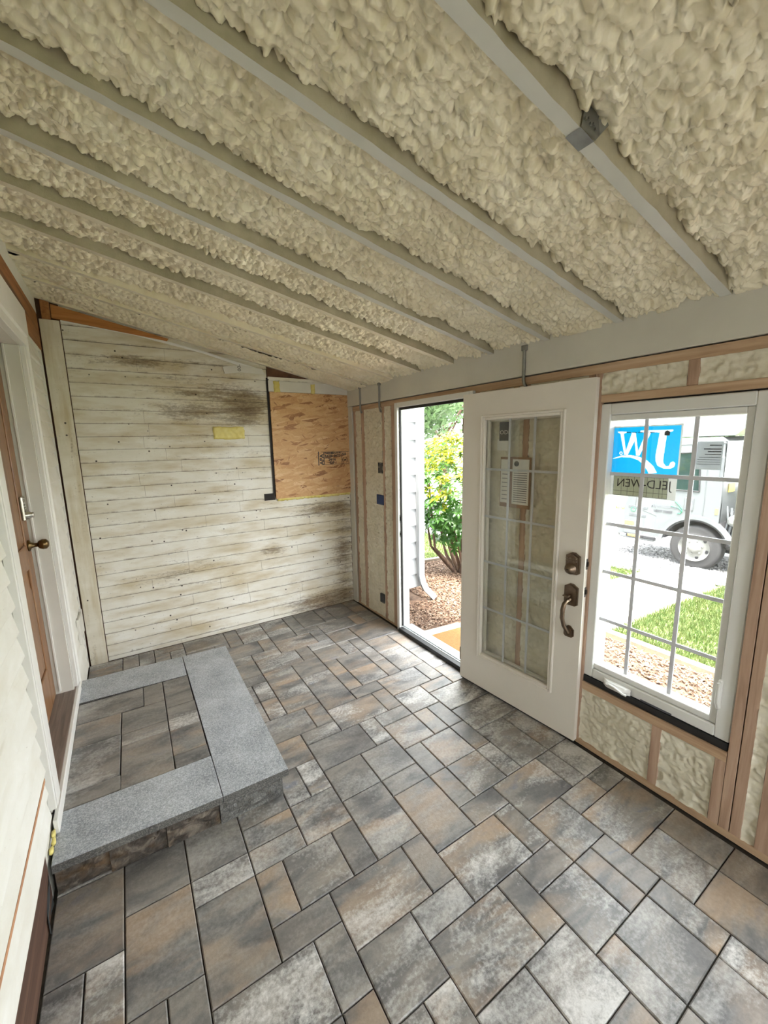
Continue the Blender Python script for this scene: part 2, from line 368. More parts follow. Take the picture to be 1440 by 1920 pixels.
def osb_mat():
    m, nt, b = newmat('osb'); b.inputs['Roughness'].default_value = .6
    base = nt.nodes.new('ShaderNodeTexCoord').outputs['Object']; col = None
    w0 = noise(nt, base, 5, 3)
    for k, (rot, sc, seed) in enumerate(((.12, (9, 1, 40), 0), (-.35, (13, 1, 58), 3.3), (.6, (14, 1, 62), 7.7), (-.85, (15, 1, 70), 12.1), (.05, (10, 1, 52), 17.9), (1.15, (16, 1, 75), 23.3))):
        mp = nd(nt, 'ShaderNodeMapping', i_Rotation=(0, rot, 0), i_Location=(seed, 0, seed)); nt.links.new(base, mp.inputs[0])
        m2 = nd(nt, 'ShaderNodeMapping', i_Scale=sc); nt.links.new(mp.outputs[0], m2.inputs[0])
        ad = nd(nt, 'ShaderNodeVectorMath', operation='ADD'); nt.links.new(m2.outputs[0], ad.inputs[0])
        sc_ = nd(nt, 'ShaderNodeVectorMath', operation='SCALE', i_Scale=.5); nt.links.new(w0, sc_.inputs[0]); nt.links.new(sc_.outputs[0], ad.inputs[1])
        vo = nd(nt, 'ShaderNodeTexVoronoi', i_Scale=1.0, voronoi_dimensions='3D'); nt.links.new(ad.outputs[0], vo.inputs[0])
        sp = nd(nt, 'ShaderNodeSeparateColor'); nt.links.new(vo.outputs['Color'], sp.inputs[0])
        c = ramp(nt, sp.outputs[0], [(.0, lin(126, 76, 44)), (.09, lin(150, 98, 60)), (.12, lin(196, 148, 98)), (.5, lin(208, 164, 114)), (.85, lin(216, 176, 128)), (1, lin(228, 194, 148))])
        if col is None: col = c
        else: col = mix(nt, math_(nt, 'MULTIPLY', ramp(nt, sp.outputs[1], [(.66, (0, 0, 0)), (.68, (1, 1, 1))], 'CONSTANT'), ramp(nt, vo.outputs[0], [(.35, (1, 1, 1)), (.5, (0, 0, 0))])), col, c)
    g = noise(nt, coords(nt, 'Object', (12, 1, 70)), 3, 4)
    col = mix(nt, .25, col, ramp(nt, g, [(.3, lin(150, 98, 56)), (.7, lin(220, 182, 130))]))
    nt.links.new(col, b.inputs['Base Color']); bump(nt, b, col, .0015, .4); return m
M_OSB = osb_mat()

def leaf_mat(name, a, c, tr=.45):
    m, nt, b = newmat(name); b.inputs['Roughness'].default_value = .35
    v = coords(nt, 'World'); n = noise(nt, v, 14, 3)
    cc = ramp(nt, n, [(.32, a), (.68, c)]); nt.links.new(cc, b.inputs['Base Color'])
    t = nt.nodes.new('ShaderNodeBsdfTranslucent'); nt.links.new(cc, t.inputs[0])
    mx = nt.nodes.new('ShaderNodeMixShader'); mx.inputs[0].default_value = tr
    nt.links.new(b.outputs[0], mx.inputs[1]); nt.links.new(t.outputs[0], mx.inputs[2]); nt.links.new(mx.outputs[0], nt.nodes['Material Output'].inputs[0]); return m
M_LEAFG = leaf_mat('leaf_mature', (.026, .085, .013), (.065, .165, .026))
M_LEAFY = leaf_mat('leaf_new', (.17, .215, .010), (.33, .325, .014))
M_TREEL = leaf_mat('tree_leaf', (.08, .15, .055), (.16, .23, .11))
M_GRASS = leaf_mat('grass_blade', (.044, .08, .018), (.11, .125, .044), .3)
def ground_mat(name, stops, scale, rough=.9, scale2=30, bd=.01):
    m, nt, b = newmat(name); b.inputs['Roughness'].default_value = rough
    v = coords(nt, 'World'); n = noise(nt, v, scale, 6, .65); n2 = noise(nt, v, scale2, 4, .7)
    f = math_(nt, 'ADD', math_(nt, 'MULTIPLY', n, .6), math_(nt, 'MULTIPLY', n2, .4))
    nt.links.new(ramp(nt, f, stops), b.inputs['Base Color']); bump(nt, b, n2, bd, .4); return m
M_LAWN = ground_mat('lawn_soil', [(.35, (.06, .12, .025)), (.5, (.13, .20, .05)), (.65, (.24, .26, .10))], 2.5)
M_MULCHB = ground_mat('mulch_base', [(.3, (.045, .022, .014)), (.5, (.095, .052, .03)), (.7, (.15, .10, .06))], 20)
M_GRAVELB = ground_mat('gravel_base', [(.3, (.10, .10, .10)), (.7, (.22, .215, .21))], 14)
M_CONC = ground_mat('concrete_walk', [(.3, (.29, .265, .225)), (.7, (.37, .345, .30))], 3, .85, 40, .002)
M_ASPH = ground_mat('worn_asphalt', [(.3, (.13, .13, .13)), (.7, (.19, .19, .19))], 3, .9, 60, .003)
def obj_var(name, cols, rough=.85):
    m, nt, b = newmat(name); b.inputs['Roughness'].default_value = rough
    v = coords(nt, 'World'); vo = nd(nt, 'ShaderNodeTexVoronoi', i_Scale=38.0); nt.links.new(v, vo.inputs[0])
    sp = nd(nt, 'ShaderNodeSeparateColor'); nt.links.new(vo.outputs['Color'], sp.inputs[0])
    nt.links.new(ramp(nt, sp.outputs[0], [(i/(len(cols)-1), c) for i, c in enumerate(cols)]), b.inputs['Base Color']); return m
M_CHIP = obj_var('mulch_chip', [(.045, .022, .012), (.10, .052, .028), (.15, .088, .052), (.21, .15, .105), (.075, .036, .02)])
M_STONE = obj_var('gravel_stone', [(.05, .05, .055), (.20, .195, .19), (.36, .35, .34), (.10, .10, .105), (.27, .26, .25)])
M_MAT = ground_mat('coir_mat', [(.35, (.15, .072, .016)), (.6, (.21, .105, .028))], 30, .95, 120, .01)
M_EDGE = ground_mat('edging', [(.3, (.17, .13, .10)), (.7, (.24, .19, .145))], 12, .85, 60, .002)
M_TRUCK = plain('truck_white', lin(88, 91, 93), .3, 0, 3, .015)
M_TYRE = plain('tyre', lin(36, 35, 36), .8, 0, 30, .15)
M_RIM = plain('rim', lin(112, 112, 108), .4, .1, 14, .08)
M_TDARK = plain('chassis_dark', lin(28, 28, 31), .7, 0, 14, .4)
M_TGREY = plain('chassis_grey', lin(74, 77, 80), .6, 0, 14, .2)
M_AMBER = plain('amber', lin(214, 150, 70), .4, 0, 10, .05)
M_YELLOW = plain('yellow_label', lin(240, 206, 70), .5, 0, 10, .03)
M_TBOX = plain('box_tan', lin(160, 148, 136), .6, 0, 4, .06)
M_GREEN = plain('green_print', lin(40, 150, 100), .5, 0, 10, .05)
M_ROOF = plain('far_roof', lin(188, 190, 196), .7, 0, 6, .08)

# ------------------------------------------------------------------ floor and pavers
XR, YB = 2.071, 3.9
MO, OX, OY, TH = .1143, .7407, .920, -.0064
def gx(i, j): return OX + MO*(i*math.cos(TH) - j*math.sin(TH))
def gy(i, j): return OY + MO*(i*math.sin(TH) + j*math.cos(TH))
mb = MB(); mb.box(-.62, 2.15, -1.9, 4.05, -.16, -.011)
floor = mb.build('floor', M_JOINT); link_tags(floor, kind='structure')
TILES = """-8 3 2 3;-8 6 2 2;-10 5 2 3;-10 2 1 3;-9 3 1 2;-9 2 1 1;-6 5 2 1;-6 2 2 3;-7 1 1 2;-8 1 1 2;-4 3 1 2;-3 3 2 2;-1 3 1 2;-4 2 2 1;-2 1 3 2;-3 0 1 2;-6 0 3 2;-4 6 2 1;-4 5 2 1;-6 6 2 2;-2 -1 2 2;0 0 2 1;1 1 1 2;2 0 3 2;0 -2 3 2;3 -2 1 2;4 -1 2 1;5 0 1 2;4 -3 2 2;2 -4 2 2;-1 -3 1 2;-2 -3 1 2;0 -4 2 2;6 -3 1 2;7 -3 1 2;8 -4 2 2;8 -6 2 2;10 -4 2 2;10 -6 2 2;7 -7 1 2;7 -5 1 2;5 -5 2 2;4 -5 1 2;5 -7 2 2;0 13 2 3;2 12 2 3;-1 13 1 2;-2 13 1 2;-1 15 1 2;-2 11 3 2;1 11 1 2;0 10 2 1;2 10 3 2;5 10 1 2;4 9 2 1;3 8 1 2;0 8 3 2;-2 9 2 2;-1 7 1 2;-2 7 1 2;0 6 2 2;2 6 2 2;4 7 2 2;2 5 2 1;-2 5 2 2;0 3 2 3;-4 7 2 1;6 9 2 2;8 10 2 1;8 8 3 2;8 6 3 2;7 7 1 2;6 7 1 2;7 5 1 2;5 5 2 2;7 3 1 2;8 3 2 3;6 1 3 2;9 1 1 2;8 0 2 1;6 -1 2 2;8 -2 3 2;10 1 1 2;10 3 1 3;10 0 1 1;2 2 2 3;4 2 2 1;5 3 2 2;4 3 1 2;4 5 1 2;-1 23 1 3;0 23 2 3;-2 21 3 2;1 21 1 2;0 20 2 1;0 18 3 2;0 16 2 2;2 16 2 2;2 15 2 1;3 18 1 2;2 22 2 2;2 24 2 2;2 20 3 2;5 20 1 2;4 22 2 1;4 23 1 3;5 23 2 3;4 19 2 1;4 17 2 2;4 15 1 2;4 13 1 2;5 15 2 2;5 13 2 2;4 12 2 1;6 17 1 2;6 19 2 2;6 21 3 2;9 21 1 2;10 21 2 2;7 23 1 3;8 23 2 3;10 23 2 3;8 18 3 3;7 17 1 2;7 15 1 2;7 13 1 2;8 16 2 2;8 13 2 3;10 15 1 3;10 12 1 3;10 10 1 2;9 11 1 2;6 11 3 2"""
tiles = [tuple(map(int, t.split())) for t in TILES.split(';')]
occ = set()
for a, b, c, d in tiles:
    for i in range(a, a+c):
        for j in range(b, b+d): occ.add((i, j))
for i in range(-9, -2):
    for j in range(9, 21): occ.add((i, j))            # under the stone step
for j in range(25, -25, -1):
    for i in range(-10, 11):
        if (i, j) in occ: continue
        sizes = [(3, 2), (2, 2), (2, 3), (1, 2), (2, 1)] if j < -5 else [(2, 2), (1, 2), (3, 2), (2, 1)]
        if j >= -5: rnd.shuffle(sizes)
        for sw, sh in sizes + [(1, 1)]:
            cells = [(i+p, j-q) for p in range(sw) for q in range(sh)]
            if all(-10 <= x < 11 and (x, y) not in occ for x, y in cells):
                occ.update(cells); tiles.append((i, j-sh+1, sw, sh)); break
PCACHE = {}
def slab_mesh(name, w_, d_, h_, c, mat):
    key = (name, round(w_, 4), round(d_, 4))
    if key not in PCACHE:
        m = MB(); a, b = w_/2, d_/2
        v = [(-a,-b,-h_),(a,-b,-h_),(a,b,-h_),(-a,b,-h_),(-a,-b,-c),(a,-b,-c),(a,b,-c),(-a,b,-c),(-a+c,-b+c,0),(a-c,-b+c,0),(a-c,b-c,0),(-a+c,b-c,0)]
        m.mesh(v, [(0,1,5,4),(1,2,6,5),(2,3,7,6),(3,0,4,7),(4,5,9,8),(5,6,10,9),(6,7,11,10),(7,4,8,11),(8,9,10,11)])
        PCACHE[key] = m.me(name, mat)
    return PCACHE[key]
GAP = .0042
for a, b, c, d in tiles:
    x1 = a+c; ext = 0
    if x1 >= 11: x1 = 11
    w_ = (x1-a)*MO; cx = (a+x1)/2; cy = b+d/2
    d_ = d*MO
    if x1 == 11:                                      # cut course along the outer wall
        ext = 2.052 - gx(11, cy); w_ += ext
    X = gx(cx, cy) + ext/2; Y = gy(cx, cy)
    if a == -2 and 8 <= b < 21:                       # cut against the step
        cut = .552 - (X-w_/2); w_ -= cut; X += cut/2
    if b+d >= 26: e = 3.895-(Y+d_/2); d_ += e; Y += e/2
    o = objm('paver', slab_mesh('paver', round(w_-GAP, 3), round(d_-GAP, 3), .03, .0035, M_PAVER), floor, (X, Y, rnd.uniform(-.0008, .0008)), (rnd.uniform(-.002, .002), rnd.uniform(-.002, .002), TH))

# ------------------------------------------------------------------ entry step (granite border, pavers inside, rough blocks below)
ZS = .15
step = thing('stone_step', 'low grey granite bordered stone step with brown pavers below the wooden house door', 'step', (-.05, 2.5, 0))
def wpoly(name, pts, z0, z1, mat, parent, c=.0025):
    """prism from world xy polygon, as a child of parent (no rotation)"""
    px, py, pz = parent.location
    n = len(pts); P = [Vector((x-px, y-py)) for x, y in pts]; ctr = sum(P, Vector((0, 0)))/n
    m = MB(); I = [p + (ctr-p).normalized()*c*1.4 for p in P]
    v = [(p.x, p.y, z0-pz) for p in P] + [(p.x, p.y, z1-pz-c) for p in P] + [(p.x, p.y, z1-pz) for p in I]
    f = [tuple(range(n-1, -1, -1))] + [(i, (i+1) % n, n+(i+1) % n, n+i) for i in range(n)] + [(n+i, n+(i+1) % n, 2*n+(i+1) % n, 2*n+i) for i in range(n)] + [tuple(range(2*n, 3*n))]
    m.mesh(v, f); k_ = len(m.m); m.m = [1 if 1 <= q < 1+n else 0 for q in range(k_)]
    return m.build(name, [mat, M_GRANF], parent)  # slab sides: darker split granite, their shade is painted into the tone
g = .0015
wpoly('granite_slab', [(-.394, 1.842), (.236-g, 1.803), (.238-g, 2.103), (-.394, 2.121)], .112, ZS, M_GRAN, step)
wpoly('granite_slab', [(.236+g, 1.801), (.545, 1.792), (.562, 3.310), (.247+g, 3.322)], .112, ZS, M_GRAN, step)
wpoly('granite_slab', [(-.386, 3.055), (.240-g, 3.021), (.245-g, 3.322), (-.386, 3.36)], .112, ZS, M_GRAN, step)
def spav(x0, x1, y0, y1):
    objm('paver', slab_mesh('step_paver', round(x1-x0-.003, 3), round(y1-y0-.003, 3), .05, .003, M_PAVER), step, ((x0+x1)/2-step.location.x, (y0+y1)/2-step.location.y, ZS-.002), (0, 0, -.02))
spav(-.386, -.162, 2.125, 2.228); spav(-.386, -.162, 2.228, 2.572); spav(-.384, -.158, 2.572, 2.80)
spav(-.384, -.033, 2.80, 3.028); spav(-.162, .072, 2.112, 2.452); spav(-.158, .074, 2.452, 2.556); spav(-.156, .078, 2.556, 2.785)
spav(-.033, .082, 2.785, 3.024); spav(.072, .236, 2.106, 2.212); spav(.073, .237, 2.212, 2.438); spav(.077, .239, 2.438, 2.678); spav(.082, .240, 2.678, 3.020)
def rough_block(x0, x1, y0, y1, z0, z1, face, mat, seed):
    """block with a split-rock face on side 'front' (-y) or 'right' (+x)"""
    m = MB(); px, py = step.location.x, step.location.y
    L = (x1-x0) if face == 'front' else (y1-y0)
    nu, nv = max(6, int(L/.012)), 9
    us = np.linspace(0, 1, nu+1); vs = np.linspace(0, 1, nv+1); Ug, Vg = np.meshgrid(us, vs)
    dd = .016*(vnoise(Ug*L*28+seed, Vg*6, seed)-.4) + .01*(vnoise(Ug*L*70, Vg*14+seed, seed+1)-.5)
    dd *= np.minimum(1, 6*np.minimum(np.minimum(Ug, 1-Ug)+.03, np.minimum(Vg, 1-Vg)+.03))
    V = []
    for jv in range(nv+1):
        for iu in range(nu+1):
            zz = z0+(z1-z0)*Vg[jv, iu]; q = dd[jv, iu]
            if face == 'front': V.append((x0+(x1-x0)*Ug[jv, iu]-px, y0-q-py, zz))
            else: V.append((x1+q-px, y0+(y1-y0)*Ug[jv, iu]-py, zz))
    m.mesh(V, [(j*(nu+1)+i, j*(nu+1)+i+1, (j+1)*(nu+1)+i+1, (j+1)*(nu+1)+i) for j in range(nv) for i in range(nu)])
    m.box(x0-px+.001, x1-px-(.004 if face != 'front' else .001), y0-py+(.005 if face == 'front' else .001), y1-py-.001, z0, z1-.001)
    return m.build('stone_block', mat, step)
for k, (a, b, ya) in enumerate(((-.39, -.212, 1.853), (-.21, -.002, 1.838), (0, .218, 1.825), (.22, .518, 1.812))):
    rough_block(a, b, ya, ya+.18, 0, .111, 'front', M_GRANF if k == 3 else M_WALLSTONE, 3+k)
for k in range(4):
    rough_block(.34, .535, 1.995+k*.325, 1.995+(k+1)*.325-.003, 0, .111, 'right', M_WALLSTONE, 9+k)
mb = MB(); mb.box(-.385+.05, .335+.05, 2.04-2.5, 3.29-2.5, 0, .095); mb.build('core', M_JOINT, step)

# ------------------------------------------------------------------ ceiling: rafters and sprayed foam
KS = .208; LN = math.hypot(1, KS)
ES = Vector((-1/LN, 0, KS/LN)); ND = Vector((-KS/LN, 0, -1/LN)); CO = Vector((XR, 0, 2.285))
def cp(s, y, h): return CO + ES*s + Vector((0, y, 0)) + ND*h
ceiling = struct('ceiling')
mb = MB()
for a, b in (((-.06, -1.75), (2.62, 4.0)),):
    v = [cp(a[0], a[1], -.16), cp(b[0], a[1], -.16), cp(b[0], b[1], -.16), cp(a[0], b[1], -.16), cp(a[0]-.4, a[1], -.26), cp(b[0], a[1], -.26), cp(b[0], b[1], -.26), cp(a[0]-.4, b[1], -.26)]
    mb.mesh(v, [(3, 2, 1, 0), (4, 5, 6, 7), (0, 1, 5, 4), (1, 2, 6, 5), (2, 3, 7, 6), (3, 0, 4, 7)])
mb.build('roof_deck', M_SHEATH, ceiling)
RY = [-1.32, -.915, -.51, -.105, .30, .712, 1.118, 1.512, 1.915, 2.285, 2.655, 3.055, 3.46, 3.872]
for k, y in enumerate(RY):
    m = MB(); n = 60; w2 = .019
    S1 = 2.515
    top = []
    for i in range(n+1):
        s = -.02 + (S1+.02)*i/n
        wob = .0035*(float(vnoise(np.array(s*14), np.array(k*3.3), 1))-.5); wob2 = .006*(float(vnoise(np.array(s*26), np.array(k*5.3), 2))-.5)
        top.append((cp(s, y-w2+wob2, -.15), cp(s, y-w2+wob2, .0), cp(s, y+w2+wob, 0), cp(s, y+w2+wob, -.15)))
    V = [p for q in top for p in q]
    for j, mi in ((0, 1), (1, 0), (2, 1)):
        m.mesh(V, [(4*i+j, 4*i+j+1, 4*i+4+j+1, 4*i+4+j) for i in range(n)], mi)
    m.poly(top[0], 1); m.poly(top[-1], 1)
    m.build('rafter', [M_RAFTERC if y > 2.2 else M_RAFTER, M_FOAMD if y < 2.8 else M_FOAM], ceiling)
for k in range(len(RY)-1):
    y0, y1 = RY[k]+.0185, RY[k+1]-.0185
    near = .25 < y0 < 2.0; res = .0052 if near else (.0075 if y0 > 0 else .02)
    ns = int(2.54/res); ny = int((y1-y0)/res)
    s_ = np.linspace(-.005, 2.535, ns+1); yy = np.linspace(y0, y1, ny+1); Sg, Yg = np.meshgrid(s_, yy)
    wx = Sg + .03*(vnoise(Sg*9, Yg*9, 4)-.5) + .012*(vnoise(Sg*30, Yg*30, 6)-.5); wy = Yg + .03*(vnoise(Sg*9+50, Yg*9, 5)-.5) + .012*(vnoise(Sg*30, Yg*30+9, 7)-.5)
    big = np.clip(1.15-.42*Yg + .5*(vnoise(Sg*2.2, Yg*3+k, 8)-.5), .12, 1.0)           # coarse lumps nearer, popcorn further off
    d1, ex, ey, r1 = worley(wx/.050, wy/.040, k); b1 = np.sqrt(np.clip(1-(d1/.86)**2, 0, 1))*(.45+.75*r1) + .40*(-ey*.7-ex*.5)
    d2, fx_, fy_, r2 = worley(wx/.027, wy/.024, k+40); b2 = np.sqrt(np.clip(1-(d2/.85)**2, 0, 1))*(.4+.8*r2) + .25*(-fy_)
    d3, _, _, r3 = worley(wx/.0125, wy/.0115, k+80); b3 = np.sqrt(np.clip(1-(d3/.85)**2, 0, 1))*r3
    lf = vnoise(Sg*4.5, Yg*6+3*k, 9)-.5
    base = -.042 if y1 < 2.7 else (-.030 if y1 < 3.1 else (-.014 if y1 < 3.5 else -.006))
    amp = 1.0 if y1 < 3.1 else .8
    H = base + amp*(.034*big*b1 + .026*(1.35-.5*big)*b2 + .0095*b3 + .032*lf - .026)
    e = np.minimum(Yg-y0, y1-Yg)                       # foam dips towards the rafter sides
    H -= .018*np.exp(-e/.013)
    far = np.clip((2.0-Yg)/1.0, 0, 1)
    H += .026*np.exp(-(Yg-y0)/.02)*(vnoise(Sg*7, Yg*0+k, 3))
    H = np.where(Sg < .1, H + (.1-Sg)*.22, H); H = np.where(Sg > 2.4, H + (Sg-2.4)*.35*vnoise(Sg*20, Yg*14, 2), H)
    H = np.minimum(H, .004 if y1 < 3.1 else .012)
    P = np.array(CO) + Sg[..., None]*np.array(ES) + np.stack([0*Yg, Yg, 0*Yg], -1) + H[..., None]*np.array(ND)
    nx_ = ns+1; I = (np.arange(ny)[:, None]*nx_ + np.arange(ns)[None, :]).ravel()
    Fq = np.stack([I, I+nx_, I+nx_+1, I+1], 1)
    objm('spray_foam', npmesh('spray_foam', P.reshape(-1, 3), Fq, M_FOAM, smooth=True), ceiling)
mb = MB()                                              # metal tie on the nearest rafter
for s in ((1.235, 0), ):
    a = [cp(1.0, .712-.022, .002), cp(1.06, .712-.022, .002), cp(1.06, .712+.0205, .002), cp(1.0, .712+.0205, .002)]
    mb.poly(a); mb.poly([cp(1.0, .6885, .002), cp(1.06, .6885, .002), cp(1.06, .6885, -.06), cp(1.0, .6885, -.06)])
    mb.poly([cp(.985, .6883, -.02), cp(1.0, .6883, .002), cp(1.0, .6883, -.05), cp(.975, .66, -.05)])
    for i in range(5):
        q = cp(1.008+.011*i, .6875, -.02-.006*(i % 2)); mb.box(q.x-.003, q.x+.003, q.y-.004, q.y, q.z-.003, q.z+.003)
link_tags(mb.build('rafter_tie', M_STEEL), 'galvanized metal tie plate wrapped on the nearest ceiling rafter', 'bracket')

# ------------------------------------------------------------------ back wall
wall_back = struct('wall_back')
mb = MB(); mb.box(-.6, 2.22, 3.916, 4.06, -.3, 3.2); mb.build('sheathing', M_SHEATH, wall_back)
def clapboard(parent, x0, x1, zb, mat, seed, lean=0.0):
    """board on the back wall, butt edge at zb, facing -y"""
    m = MB(); n = max(2, int((x1-x0)/.12)); r = random.Random(seed); ph = r.uniform(0, 6)
    rows = []
    for i in range(n+1):
        x = x0+(x1-x0)*i/n; wz = .0012*math.sin(3.1*x+ph); wy = .0012*math.sin(5*x+2*ph)
        rows.append([(x, 3.9+wy, zb+wz), (x, 3.9125, zb+wz+.001), (x, 3.9135, zb+.112), (x, 3.9105, zb+.112), (x, 3.8985+wy, zb+wz+.004)])
    V = [p for q in rows for p in q]
    for j in range(5): m.mesh(V, [(5*i+j, 5*i+(j+1) % 5, 5*i+5+(j+1) % 5, 5*i+5+j) for i in range(n)])
    m.poly(rows[0][::-1]); m.poly(rows[-1])
    return m.build('clapboard', mat, parent)
jr = random.Random(21)
for k in range(-1, 28):
    zb = .035+.1*k
    if k < 0: zb = .0
    xe = 1.232 if 1.2 < zb < 2.36 else 2.062
    if zb > 2.36: xe = 1.232
    cuts = [-.252]
    for _ in range(2):
        c = jr.uniform(.0, xe-.25)
        if abs(c-cuts[-1]) > .35: cuts.append(c)
    if 1.6 < zb < 2.36 and k % 2: cuts.append(jr.uniform(.85, 1.05))
    cuts = sorted(set(cuts)) + [xe]
    cuts = [c for i, c in enumerate(cuts) if i == 0 or c-cuts[i-1] > .12 or i == len(cuts)-1]
    for a, b in zip(cuts, cuts[1:]):
        if zb > 2.285+KS*(XR-a)+.02: continue
        clapboard(wall_back, a+.0008, b-.0008, zb, M_CLAP, k*7+int(a*10)+50)
mb = MB(); mb.box(-.372, -.257, 3.888, 3.915, .0, 2.66, 0, .002); mb.build('corner_board', M_CORNER, wall_back)
for pts, mm, nm in (([(-.296, 2.672), (-.296, 2.765), (.44, 2.612), (.43, 2.594)], M_LEDGER, 'sloped_ledger'), ([(-.352, 2.66), (-.352, 2.80), (-.302, 2.79), (-.302, 2.66)], M_LEDGERY, 'ledger_block')):
    mb = MB(); mb.prism(pts, lambda a, b, d: (a, d, b), 3.882, 3.912); mb.build(nm, mm, wall_back)
mb = MB(); pts = [(-.25, 2.655), (-.25, 2.715), (.2, 2.64), (.7, 2.545), (1.19, 2.43), (1.19, 2.395), (.7, 2.525), (.2, 2.615)]
mb.prism(pts, lambda a, b, d: (a, d+.002*math.sin(a*20), b), 3.893, 3.896); mb.build('paper_strip', M_PAPER, wall_back)
mb = MB(); mb.prism([(.86, 2.37), (.845, 2.43), (1.0, 2.455), (1.19, 2.435), (1.215, 2.385), (1.0, 2.392)], lambda a, b, d: (a, d, b), 3.887, 3.891)
text_into(mb, '00-', .045, lambda a, b, d: (1.0-b, 3.8862, 2.40+a), 1); mb.build('torn_wrap', [M_WHITEG, M_INK], wall_back)
mb = MB(); mb.prism([(1.235, 2.352), (1.235, 2.48), (2.066, 2.29), (2.066, 2.27)], lambda a, b, d: (a, d, b), 3.9, 3.914); mb.build('bare_sheathing', M_SHEATH, wall_back)
mb = MB(); mb.box(1.238, 2.064, 3.885, 3.912, 2.24, 2.338, 0, .002); mb.build('head_casing', M_WHITEG, wall_back)
mb = MB(); mb.box(1.238, 2.064, 3.89, 3.914, 2.338, 2.372, 0, .002); mb.build('drip_cap', M_CLAP, wall_back)
mb = MB(); mb.box(1.132, 1.238, 3.894, 3.897, 1.219, 1.285); mb.build('tar_flashing', M_TAR, wall_back)
mb = MB(); mb.box(1.222, 1.243, 3.896, 3.899, 1.28, 2.36); mb.build('tar_strip', M_TAR, wall_back)
def lumpy(name, outline, y0, th, mat, parent, seed, res=.008):
    """foam blob on the back wall filling a rectangle with ragged edges"""
    x0, x1, z0, z1 = outline; nx = max(3, int((x1-x0)/res)); nz = max(2, int((z1-z0)/res))
    m = MB(); V = []
    for j in range(nz+1):
        for i in range(nx+1):
            u, v = i/nx, j/nz; x = x0+(x1-x0)*u; z = z0+(z1-z0)*v
            e = min(u, 1-u, v, 1-v); d = 0 if e == 0 else th*(.5+.9*float(vnoise(np.array(x*70.), np.array(z*70.), seed)))
            if e == 0: x += .010*(float(vnoise(np.array(z*50.), np.array(x*9.), seed))-.5); z += .010*(float(vnoise(np.array(x*50.), np.array(z*9.), seed+1))-.5)
            V.append((x, y0-d, z))
    m.mesh(V, [(j*(nx+1)+i, j*(nx+1)+i+1, (j+1)*(nx+1)+i+1, (j+1)*(nx+1)+i) for j in range(nz) for i in range(nx)], 0, True)
    return m.build(name, mat, parent)
lumpy('foam_patch', (.722, .992, 1.806, 1.915), 3.9, .010, M_YFOAM, wall_back, 2)
lumpy('foam_bead', (1.262, 2.062, 1.202, 1.235), 3.898, .012, M_YFOAM, wall_back, 5)
lumpy('foam_dab', (1.285, 1.345, 2.235, 2.335), 3.884, .010, M_YFOAM, wall_back, 7)
lumpy('foam_dab', (1.655, 1.70, 2.235, 2.325), 3.884, .010, M_YFOAM, wall_back, 8)

osb = thing('osb_panel', 'square tan strand board sheet covering the old opening in the back wall', 'board', (1.65, 3.9, 1.225))
mb = MB(); mb.box(-.405, .412, -.016, -.003, .003, 1.012); mb.build('board', M_OSB, osb)
mb = MB(); W = lambda a, b, d: (a, -.0164, b)
def bar(x0, x1, z0, z1): mb.mesh([W(x0, z0, 0), W(x1, z0, 0), W(x1, z1, 0), W(x0, z1, 0)], [(0, 1, 2, 3)])
bz = .315
for zz in (bz-.006, bz+.122): bar(.09, .405, zz, zz+.0035)
bar(.052, .0625, bz-.01, bz+.13); bar(.112, .121, bz-.006, bz+.125); bar(.317, .322, bz-.006, bz+.125); bar(.392, .395, bz-.006, bz+.125)
bar(.12, .20, bz+.060, bz+.066)
text_into(mb, 'APA', .056, lambda a, b, d: W(.109-b, bz-.004+a, 0), squash=1.05, bold=.0016)
text_into(mb, 'THICKNESS 0.418 IN', .024, lambda a, b, d: W(.124+a, bz+.104+b, 0), squash=.86, bold=.0016)
text_into(mb, 'RATED SHTG', .033, lambda a, b, d: W(.128+a, bz+.072+b, 0), squash=.9, bold=.0016)
text_into(mb, '24/16', .034, lambda a, b, d: W(.165+a, bz+.034+b, 0), squash=1.1, bold=.0016)
text_into(mb, 'EXP 1', .034, lambda a, b, d: W(.178+a, bz+.002+b, 0), squash=.95, bold=.0016)
text_into(mb, '553', .034, lambda a, b, d: W(.326+a, bz+.086+b, 0), squash=.95, bold=.0016)
for q in range(20):
    a0, a1 = 2*PI*q/20, 2*PI*(q+1)/20; r0, r1 = .026, .031
    if q in (4, 5, 14, 15): continue
    mb.mesh([W(.357+r0*math.cos(a0), bz+.036+r0*math.sin(a0), 0), W(.357+r1*math.cos(a0), bz+.036+r1*math.sin(a0), 0), W(.357+r1*math.cos(a1), bz+.036+r1*math.sin(a1), 0), W(.357+r0*math.cos(a1), bz+.036+r0*math.sin(a1), 0)], [(0, 1, 2, 3)])
text_into(mb, 'APA', .02, lambda a, b, d: W(.340+a, bz+.029+b, 0), squash=.9, bold=.0016)
mb.build('grade_stamp', M_INK, osb)

